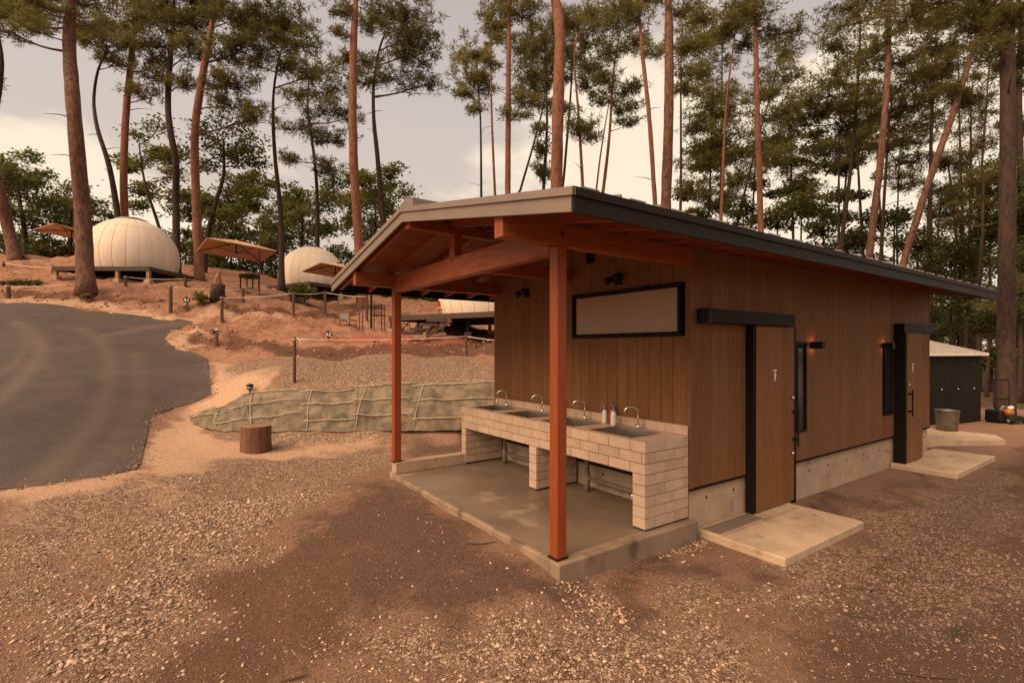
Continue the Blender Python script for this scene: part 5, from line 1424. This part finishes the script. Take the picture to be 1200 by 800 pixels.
def broadleaf(label, d, w, path, blobs, leaf='leafA', bark='barkd', dens=1.0, name='broadleaf_tree', cat='tree', lsize=4.2, group='leafy trees behind the camp'):
    P0 = at(*path[0], d); pts_ = [at(x, y, d+.3*math.sin(i*2.3)) for i, (x,y) in enumerate(path)]
    pts_[0] = Vector((P0.x,P0.y,min(P0.z,H(P0.x,P0.y))-.1))
    t = thing(name, label, cat, pts_[0]+Vector((0,0,.1)), group)
    sp = smooth_path(pts_); r0 = w/F*d/2
    MB().tube(sp, [max(.012, r0*(1-.7*i/(len(sp)-1))) for i in range(len(sp))], 8, lump=.1, seed=d).build('trunk', MT[bark], t, True)
    px1 = d/F; Vs = []; br = MB()
    for bx, by, rx, ry in blobs:
        c = at(bx, by, d+rnd.uniform(-.8,.8))
        nL = int(math.pi*rx*ry*.40*dens)+40
        C = blobpts(c, rx*px1, rx*px1*.8, ry*px1, nL, int(6+rx*ry/40), .8, .24)
        Vs.append(leaves(C, lsize*px1, lsize*.3*px1))
        cand = [q_ for q_ in sp if q_.z < c.z+.2] or sp
        q_ = min(cand, key=lambda s: abs((s.z+.35*(s-c).length)-c.z)+.1*(s-c).length)
        mid = q_.lerp(c,.5)+Vector((rnd.uniform(-.2,.2),0,-.06*(c-q_).length))
        path_ = smooth_path([q_, mid, c], .4); rr_ = min(.07, .01+.016*(c-q_).length)
        br.tube(path_, [rr_*(1-.65*i/(len(path_)-1)) for i in range(len(path_))], 5, cap=False)
        for j in range(int(5+rx/6)):
            e_ = Vector(C[rng.integers(0,nL)]); s_ = path_[int(len(path_)*rnd.uniform(.35,.95))]
            br.tube([s_, s_.lerp(e_,.5)+Vector((0,0,.03)), e_], [rr_*.4,rr_*.3,.006], 4, cap=False)
    tag(br.build('branches', MT['twig'], t, True), kind='stuff')
    V_ = np.concatenate(Vs); npmesh('crown', V_, quads(len(V_)//4), MT[leaf], t)
    return t

# ------------------------------------------------------------------ pines, left to right
pine('big near pine at left with thick brown trunk in front of the leftmost dome', 20, 18, [(101,342),(97,250),(90,170),(85,110),(81,50),(84,0)], [(22,20,34,11),(58,8,26,9),(8,36,20,8),(40,34,16,6)], 'needleA','bark', 3, flare=.7)
pine('leaning brown pine at the far left edge beside the fallen log', 33, 12, [(19,308),(9,265),(0,225),(-14,165),(-20,60),(-22,0)], [(-25,90,20,10)], 'needleA','bark', 3)
pine('pine cut off by the left edge, only a bit of dark trunk showing high up', 22, 8, [(-30,335),(-22,240),(-8,150),(1,75),(-6,20)], [(-10,10,22,12),(12,8,16,8)], 'needleB','barkd', 2)
pine('crooked S shaped pine with bare lower trunk behind the leftmost dome', 29.5, 8.5, [(143,322),(138,255),(128,195),(114,150),(110,115),(115,82),(124,62)], [(118,50,30,15),(100,38,18,12),(138,72,22,7),(128,30,24,12),(150,52,16,8)], 'needleA','barkd', dens=1.0)
pine('straight reddish pine rising directly behind the leftmost dome', 30, 9, [(147,322),(146,258),(145,200),(148,130),(155,60),(162,0)], [(180,15,26,14),(150,22,22,9),(186,72,20,9),(172,110,20,9)], 'needleA','barkr', 3)
pine('slender dark pine with a bend, right of the leftmost dome', 29, 8.5, [(208,326),(206,240),(206,190),(199,150),(197,110),(202,40),(204,10)], [(200,32,34,18),(172,50,22,12),(222,60,24,13),(178,88,18,8),(214,95,20,9),(235,30,22,14)], 'needleB','barkd', 2)
pine('bright orange red pine left of the open parasol', 27, 10.5, [(234,331),(229,212),(229,149),(238,85),(249,25),(252,0)], [(275,15,36,17),(294,50,32,13),(262,62,28,15),(282,96,28,11),(272,122,30,12),(300,138,22,9),(255,98,18,9)], 'needleB','barkr', 3)
pine('slim pine with wide flat crown left of the middle dome', 28.5, 8, [(330,338),(329,255),(322,180),(320,130),(322,96),(328,64)], [(335,22,32,17),(314,42,30,15),(350,50,26,12),(300,25,22,12),(330,75,22,9),(300,74,18,8),(362,90,14,6)], 'needleC','barkd')
pine('distant pine with flat layered branches behind the middle dome', 38, 6.5, [(372,300),(372,240),(369,191),(361,132),(362,95)], [(370,80,34,10),(382,108,26,8),(380,128,34,8),(349,148,26,7),(388,162,26,9),(341,187,14,6),(384,198,22,9),(350,112,20,8),(410,138,16,7)], 'needleB','barkd')
pine('tall straight pine just left of the porch roof edge', 26, 11.5, [(424,345),(421,293),(414,178),(414,64),(417,0)], [(402,12,20,9),(436,30,20,8),(404,70,14,6),(398,40,12,6)], 'needleA','barkr', 4, stubs=9)
pine('pine with dark full crown beside the clear patch of sky', 32, 9, [(452,330),(449,263),(442,180),(438,140),(438,98),(444,60),(451,40)], [(476,25,38,18),(486,62,30,14),(466,90,42,10),(500,98,18,5),(430,72,18,8),(446,20,24,12),(424,95,16,7),(480,44,30,14)], 'needleB','barkd', stubs=8)
pine('thin pale pine standing first right of the clear sky', 45, 4.5, [(564,250),(564,232),(563,140),(559,85),(560,60)], [(549,62,22,16),(549,88,24,12),(539,108,17,7),(566,102,15,12),(560,128,12,6)], 'needleC','barkd')
pine('thin pale pine beside the first one right of the clear sky', 42, 4.5, [(581,250),(580,228),(576,127),(575,42),(577,12)], [(580,12,22,12),(584,46,19,11),(574,76,14,9)], 'needleC','barkr')
pine('straight red pine left of the thick centre trunk', 30, 8, [(595,250),(595,227),(596,85),(597,0)], [(618,16,26,14),(580,32,14,7),(612,118,22,8),(604,134,16,6)], 'needleA','barkr', 3, stubs=4)
pine('slanting thin pine leaning right behind the roof, left of the thick trunk', 40, 5, [(606,240),(610,222),(625,170),(636,127),(640,95)], [(624,54,30,18),(622,86,28,13),(620,106,26,10),(634,125,18,8)], 'needleB','barkd')
pine('dark ivy clad pine directly left of the thick centre trunk', 36, 6, [(636,250),(637,221),(641,149),(640,90),(640,40)], [(638,60,26,22),(652,30,24,18),(636,175,8,14),(637,200,10,18),(634,152,8,8),(650,95,20,12)], 'needleB','barkd')
pine('thickest pine trunk rising behind the roof peak at centre', 18.5, 17, [(652,260),(652,221),(654,127),(656,42),(651,0)], [], 'needleA','barkr', 5, stubs=2)
pine('thin pine with a curved top just right of the thick centre trunk', 40, 5, [(656,250),(661,204),(669,106),(672,47),(674,20)], [(674,24,24,15),(690,46,24,15),(668,70,18,11),(700,20,20,11)], 'needleA','barkd')
pine('slim red pine between the thick trunk and the bright cloud', 35, 6, [(684,250),(683,221),(678,136),(673,70),(676,40)], [(676,148,22,10),(690,160,14,8),(690,100,18,9),(664,128,12,6),(694,75,22,12)], 'needleB','barkr')
pine('thin forked pine leaning right in front of the bright cloud', 42, 4, [(696,250),(699,221),(704,180),(711,136),(716,110)], [(706,118,15,9),(712,92,16,9)], 'needleA','barkr')
pine('pine curving right beside the forked one, in front of the bright cloud', 36, 6, [(704,250),(707,222),(714,161),(719,85),(727,34)], [(723,24,26,15),(716,62,20,12),(732,104,22,11),(728,127,20,8),(742,50,18,10),(738,145,12,6)], 'needleB','barkr')
pine('long bare red pine leaning left over the roof edge', 30, 6.5, [(770,270),(768,244),(761,140),(753,64),(748,0)], [(746,22,22,11),(766,60,16,9),(730,5,18,9)], 'needleA','barkr', 3)
pine('second thickest pine trunk, straight and speckled, behind the roof right of centre', 20, 14, [(780,270),(780,246),(783,160),(784,85),(783,0)], [(812,52,20,12),(800,15,18,10)], 'needleA','bark', 4, stubs=4)
pine('thin pine hugging the right side of the straight speckled trunk', 36, 5, [(797,275),(798,200),(798,85),(800,30)], [(815,50,22,20),(808,84,24,12),(822,20,24,14),(800,105,14,8)], 'needleC','barkd')
pine('full green conifer behind the roof, left of two pale bare trunks', 40, 5, [(830,290),(832,220),(834,160),(836,110)], [(840,108,28,12),(834,135,32,13),(846,165,34,13),(826,190,34,13),(862,212,28,14),(836,232,30,12),(818,150,18,12),(815,222,20,10)], 'needleC','barkd', dens=1.1)
pine('bare pale pine left of the pair behind the roof', 30, 5.5, [(844,290),(845,259),(851,127),(862,34),(864,15)], [(864,22,22,15),(878,50,18,9),(850,40,14,8)], 'needleB','barkr')
pine('slim pine bending right, crossing behind the tall bare red trunk', 38, 5, [(860,300),(864,262),(889,161),(905,105),(910,80)], [(915,62,28,11),(918,85,30,12),(906,110,24,7),(906,186,28,11),(925,130,18,8)], 'needleA','barkd')
pine('tall bare red pine over the middle of the long eave', 26, 8, [(893,310),(892,274),(888,149),(886,60),(885,0)], [(885,16,24,12),(914,36,26,11),(870,5,18,9)], 'needleA','barkr', 3, stubs=4)
pine('slim dark pine left of the dense layered crowns at right', 31, 5, [(983,330),(983,293),(983,210),(983,145)], [(940,144,22,9),(962,132,22,8),(985,150,20,8),(968,180,20,8)], 'needleB','barkd')
pine('curving pine with layered crown above the right half of the eave', 30, 6.5, [(984,330),(985,295),(1000,170),(1008,42),(1006,12)], [(1000,24,34,13),(990,54,25,12),(978,92,34,9),(970,110,38,9),(988,128,34,9),(1010,72,26,10)], 'needleA','barkd')
pine('thin dark pine behind the curving layered pine', 34, 5, [(1012,335),(1011,293),(1007,220),(1003,149),(1004,120)], [(1008,165,22,8),(1020,120,22,8)], 'needleB','barkd')
pine('stout reddish pine above the right part of the eave', 24, 9, [(1016,340),(1018,306),(1032,187),(1040,85),(1042,0)], [(1055,24,28,13),(1030,54,24,12),(1056,72,24,11)], 'needleA','bark', 3, stubs=5)
pine('dark crowned pine right of the stout reddish one', 29, 6, [(1031,345),(1032,308),(1040,170),(1046,105)], [(1056,102,34,11),(1063,123,36,11),(1055,152,34,9),(1046,170,28,9),(1068,187,24,8),(1040,135,24,9)], 'needleB','barkd')
pine('small thin trunk between the dark crowned pine and the leaning pine', 36, 4, [(1052,330),(1051,276),(1053,215),(1054,185)], [(1052,205,22,7),(1064,218,18,7)], 'needleB','barkd', stubs=6)
pine('strongly leaning pine slanting right across the forest at right', 24, 9, [(1053,340),(1057,314),(1089,212),(1123,115),(1153,13),(1158,0)], [(1140,24,32,14),(1122,110,24,8),(1137,118,22,7),(1165,40,22,12)], 'needleB','bark', 3, flare=.3)
pine('slim straight pine with a full crown behind the leaning one', 28, 6.5, [(1090,350),(1090,323),(1091,170),(1096,68),(1097,40)], [(1097,24,28,14),(1097,50,34,13),(1106,76,34,11),(1085,90,22,8),(1112,14,24,10)], 'needleA','barkd', stubs=7)
pine('thin sparse pine with bare twigs left of the big right trunk', 40, 5, [(1136,330),(1137,263),(1138,127),(1140,100)], [(1131,152,28,7),(1122,180,22,6),(1142,200,22,6)], 'needleB','barkd', dens=.6, stubs=12)
pine('thin sparse pine closest on the left to the big right trunk', 38, 5, [(1144,330),(1146,263),(1157,106),(1160,70)], [(1150,168,24,7),(1160,84,20,12),(1152,130,22,7)], 'needleB','barkd', dens=.7, stubs=10)
pine('big near pine trunk at the right edge behind the mower', 13.9, 18, [(1178,492),(1179,400),(1180,300),(1181,150),(1180,0)], [(1163,62,20,16),(1190,66,24,26),(1186,22,28,18)], 'needleB','barkd', 4, flare=.5)
pine('dark pine cut by the right edge behind the big near trunk', 24, 8, [(1199,420),(1198,320),(1196,200),(1194,120),(1196,20)], [(1195,150,20,16),(1192,40,24,16),(1200,95,20,16)], 'needleB','barkd', 2)
# forest trunks low at right
for i, (px, d, w, yt, lab) in enumerate([(1118,30,6,190,'dark forest trunk just left of the shed roof'),(1128,26,6,230,'dark forest trunk above the middle of the shed roof'),(1147,22,7,210,'dark trunk right of the shed in the shaded wood'),(1160,34,5,240,'thin shaded trunk left of the big right pine'),(1104,36,5,220,'thin shaded trunk at the far end of the eave'),(1196,18,7,330,'dark slim trunk at the right edge beyond the mower')]):
    pine(lab, d, w, [(px,420),(px+rnd.uniform(-4,4),350),(px+rnd.uniform(-6,6),280),(px+rnd.uniform(-8,8),yt)], [(px+rnd.uniform(-12,12),yt+rnd.uniform(0,20),22,14),(px+rnd.uniform(-14,14),yt+30,24,10)], 'needleB', 'barkd', dens=.9, stubs=6)

# ------------------------------------------------------------------ leafy trees and shrubs
broadleaf('large airy green tree with forked trunk behind the bright orange red pine', 33, 8, [(238,330),(242,285),(252,240),(262,205),(262,165)], [(246,170,36,16),(280,187,32,14),(272,146,28,15),(297,212,32,10),(240,196,26,11),(264,254,28,12),(290,165,26,13),(215,180,18,10),(300,190,22,10),(235,150,20,10)], 'leafC', dens=.75)
broadleaf('thin leaning leafy tree between the crooked pine and the slender dark pine', 34, 5, [(203,326),(186,265),(170,215),(163,170)], [(161,160,22,10),(183,187,26,12),(187,149,26,11),(205,205,20,9),(176,215,20,8),(160,190,16,8)], 'leafA', dens=.7)
broadleaf('bushy dark tree at the left edge above the fallen log', 37, 7, [(30,305),(28,265),(22,230),(20,205)], [(17,200,28,14),(28,221,30,15),(12,246,28,14),(52,238,24,11),(40,262,24,12),(5,215,20,14)], 'leafB', dens=1.0)
broadleaf('dark leafy tree behind the big left pine', 38, 6, [(82,305),(82,270),(84,245)], [(85,243,30,12),(65,258,24,12),(100,262,24,12),(108,240,16,9)], 'leafB', dens=1.0)
broadleaf('leafy tree right of the pine beside the porch roof', 36, 6, [(440,330),(440,280),(440,235)], [(434,212,24,11),(443,226,24,12),(414,238,20,12),(438,254,24,14),(410,262,18,12),(452,244,14,12),(430,285,20,14)], 'leafA', dens=1.0)
broadleaf('green leafy tree behind the middle dome', 40, 6, [(352,320),(354,280),(354,250)], [(353,254,28,13),(384,238,24,12),(392,214,20,10),(340,272,22,12),(310,262,18,12),(372,270,22,12),(390,266,18,12)], 'leafA', dens=.95)
shr = [(8,283,22,16,'B','low dark shrub at the left edge behind the ropes'),(52,289,24,14,'B','low dark shrub behind the fallen log'),(95,288,20,14,'B','dark shrub right behind the big left pine'),
       (185,292,18,22,'A','green shrub tight behind the right side of the leftmost dome'),(216,288,16,24,'B','dark shrub between two slim pines right of the leftmost dome'),(252,306,20,18,'A','green shrub under the left half of the open parasol'),
       (284,312,20,14,'B','dark shrub under the right half of the open parasol'),(306,296,22,20,'A','tall green shrub left of the middle dome'),(318,318,14,16,'C','yellow green shrub at the foot of the slim wide crowned pine'),
       (408,318,20,22,'B','dark shrub right behind the middle dome'),(438,318,24,20,'A','green shrub behind the black metal rack'),(478,346,22,14,'A','green shrub seen under the porch left of the red box'),(500,340,20,16,'C','yellow green shrub seen under the porch beside the red box'),(160,275,20,16,'B','dark shrub directly behind the top of the leftmost dome'),
       (270,275,26,14,'B','dark shrub rising behind the open parasol'),(330,285,18,18,'B','dark shrub touching the left side of the middle dome')]
for px, py, rx, ry, k, lab in shr:
    d = 38 if py < 330 else 33
    broadleaf(lab, d, 3, [(px,py+ry+6),(px+2,py+ry*.4),(px,py)], [(px,py,rx,ry),(px+rx*.5,py+ry*.5,rx*.8,ry*.7),(px-rx*.5,py+ry*.4,rx*.8,ry*.7),(px+rx*.2,py-ry*.5,rx*.6,ry*.5)], 'leaf'+k, dens=.9, name='shrub', cat='shrub', group='shrubs behind the camp', lsize=4)
# right hand undergrowth
for px, py, rx, ry, d, k, lab in [(936,242,32,20,34,'A','leafy young tree peeping over the middle of the long eave'),(908,256,24,14,36,'B','dark bush over the eave beside the tall bare red pine'),(962,264,20,16,33,'B','dark bush over the eave left of the curving pine'),(868,245,22,14,38,'B','dark bush over the eave near the full green conifer'),
        (1072,282,30,16,27,'B','dark leafy tree behind the foot of the leaning pine'),(1112,300,34,22,25,'B','dark leafy tree over the far end of the eave'),(1172,215,28,36,24,'B','tall dark leafy tree behind the top right trunks'),(1168,266,34,24,23,'B','dark leafy tree behind the big right trunk at mid height'),
        (1138,292,30,20,26,'B','dark leafy tree above the shed'),(1190,300,24,26,21,'B','dark leafy tree at the right edge above the mower'),(1130,345,34,22,24,'B','deep shade bush left above the shed roof'),(1156,372,24,26,20,'B','deep shade bush between the shed and the big right trunk'),
        (1196,360,18,34,20,'B','deep shade bush at the right edge'),(1120,385,26,16,28,'A','greener bush low behind the shed roof'),(1160,420,22,18,22,'A','low green bush right of the shed'),(1198,430,18,26,19,'A','low green bush at the right edge behind the mower'),(1210,250,24,50,22,'B','dark foliage tree cut off by the right edge'),
        (1000,280,22,16,32,'B','dark bush over the eave between the curving pine and the stout pine'),(1045,255,24,14,34,'B','dark bush between two trunks right of the stout reddish pine')]:
    broadleaf(lab, d, 4, [(px,max(py+ry+8,405)),(px+3,py+ry*.5),(px,py-ry*.3)], [(px,py,rx,ry),(px+rx*.5,py+ry*.4,rx*.75,ry*.7),(px-rx*.5,py+ry*.3,rx*.75,ry*.7),(px+rx*.2,py-ry*.5,rx*.7,ry*.5)], 'leaf'+k, dens=.85, name='forest_tree' if ry > 17 else 'forest_bush', cat='tree' if ry > 17 else 'bush', group='leafy growth in the wood at right', lsize=4.4)
# small plants on the bank
def plant(label, px, py, d, rx, ry, leaf, n, name='bush', cat='bush', L=3.5):
    g = at(px, py, d); g.z = H(g.x,g.y)+.03
    t = thing(name, label, cat, g)
    s_ = d/F; C = blobpts(g+Vector((0,0,ry*s_)), rx*s_, rx*s_*.8, ry*s_, n, 12, .9, .25)
    C[:,2] = np.maximum(C[:,2], g.z)
    V_ = leaves(C, L*s_, L*.3*s_); npmesh('foliage', V_, quads(n), MT[leaf], t)
    b = MB()
    for i in range(14):
        e_ = Vector(C[rng.integers(0,n)]); b.tube([g, g.lerp(e_,.5)+Vector((0,0,.05)), e_],[.012,.008,.004],4,cap=False)
    tag(b.build('stems', MT['twig'], t), kind='stuff')
plant('round green shrub crossed by ropes in front of the middle dome', 357, 361, 24.5, 15, 12, 'leafA', 1500)
plant('low grass tuft beside the A1 sign', 235, 361, 20.1, 10, 6, 'leafC', 500, 'grass_tuft', 'plant')
for i, (px, lab) in enumerate([(4,'yellow green garden plant, leftmost of the row at the left edge'),(14,'yellow green garden plant, second from the left edge'),(24,'yellow green garden plant, third in the row at left'),(34,'yellow green garden plant, fourth in the row at left'),(43,'yellow green garden plant, last of the row, nearest the big left pine')]):
    plant(lab, px, 334+i*.3, 21.8, 6, 3.2, 'leafC', 260, 'garden_plant', 'plant', 2.6)
plant('small weeds at the foot of the big left pine', 101, 343, 19.6, 9, 3, 'leafA', 200, 'weeds', 'plant', 2.4)


# ------------------------------------------------------------------ wood beyond
def far_wood(label_name, spec, leaf, n, lsize):
    Cs = []; L_ = []
    for px, py, d, rx, ry in spec:
        c = at(px, py, d); s_ = d/F
        Cs.append(leaves(blobpts(c, rx*s_, rx*s_*.8, ry*s_, n, 14, .85, .24), lsize*s_, lsize*.32*s_))
    V_ = np.concatenate(Cs); o = npmesh(label_name, V_, quads(len(V_)//4), MT[leaf]); tag(o, kind='stuff'); return o
sp = []
for i in range(46):
    sp.append((rnd.uniform(800, 1010), rnd.uniform(150, 262), rnd.uniform(46, 58), rnd.uniform(13, 22), rnd.uniform(5, 9)))
for i in range(84):
    px = rnd.uniform(820, 1300); d = rnd.uniform(42, 62)
    py = rnd.uniform(262, 410) if px > 1040 else rnd.uniform(250, 330)
    if rnd.random() < .8 or py > 300: sp.append((px, py, d, rnd.uniform(16, 30), rnd.uniform(9, 18)))
for i in range(40): sp.append((rnd.uniform(1070, 1260), rnd.uniform(320, 415), rnd.uniform(32, 44), rnd.uniform(18, 30), rnd.uniform(10, 18)))
far_wood('far_wood', sp, 'leafB', 420, 4.2)
sp = []
for i in range(120):
    px = rnd.uniform(-60, 520); top = 226+26*mnoise.noise(Vector((px*.017,3,1)))+20*mnoise.noise(Vector((px*.05,1,7)))
    sp.append((px, rnd.uniform(top, 330), rnd.uniform(44, 56), rnd.uniform(14, 26), rnd.uniform(8, 15)))
for cx_, cy_, rx_, ry_, n_ in ((188,205,34,38,11),(300,215,30,40,11),(258,250,60,26,12),(420,222,26,34,9),(20,212,40,28,11),(345,245,24,22,7),(95,245,40,18,8),(455,215,14,26,4)):
    for i in range(n_): sp.append((cx_+rnd.gauss(0,.55)*rx_, cy_+rnd.gauss(0,.55)*ry_, rnd.uniform(44,50), rnd.uniform(12,20), rnd.uniform(6,10)))
far_wood('far_thicket', sp, 'leafA', 330, 4.0)
BGL = ['behind the full green conifer','between the two pale bare trunks','left of the curving layered pine','behind the curving layered pine','right of the stout reddish pine','behind the foot of the leaning pine','left of the sparse thin pair']
for i in range(7):
    px = 840+i*50+rnd.uniform(-12, 12); d = rnd.uniform(36, 52); lean = rnd.uniform(-14, 14); yt = rnd.uniform(20, 150)
    bl = [(px+lean*(1-(y_-yt)/300)+rnd.uniform(-16,16), y_, rnd.uniform(18,30), rnd.uniform(6,10)) for y_ in np.arange(yt, yt+rnd.uniform(60,120), 21)]
    pine('thin far background pine in the wood at right, '+BGL[i], d, rnd.uniform(3.5,5.5), [(px,380),(px+lean*.2,290),(px+lean*.6,200),(px+lean,yt)], bl, rnd.choice(['needleA','needleB','needleB']), 'barkd', dens=.6, stubs=6, group='thin background pines at right')
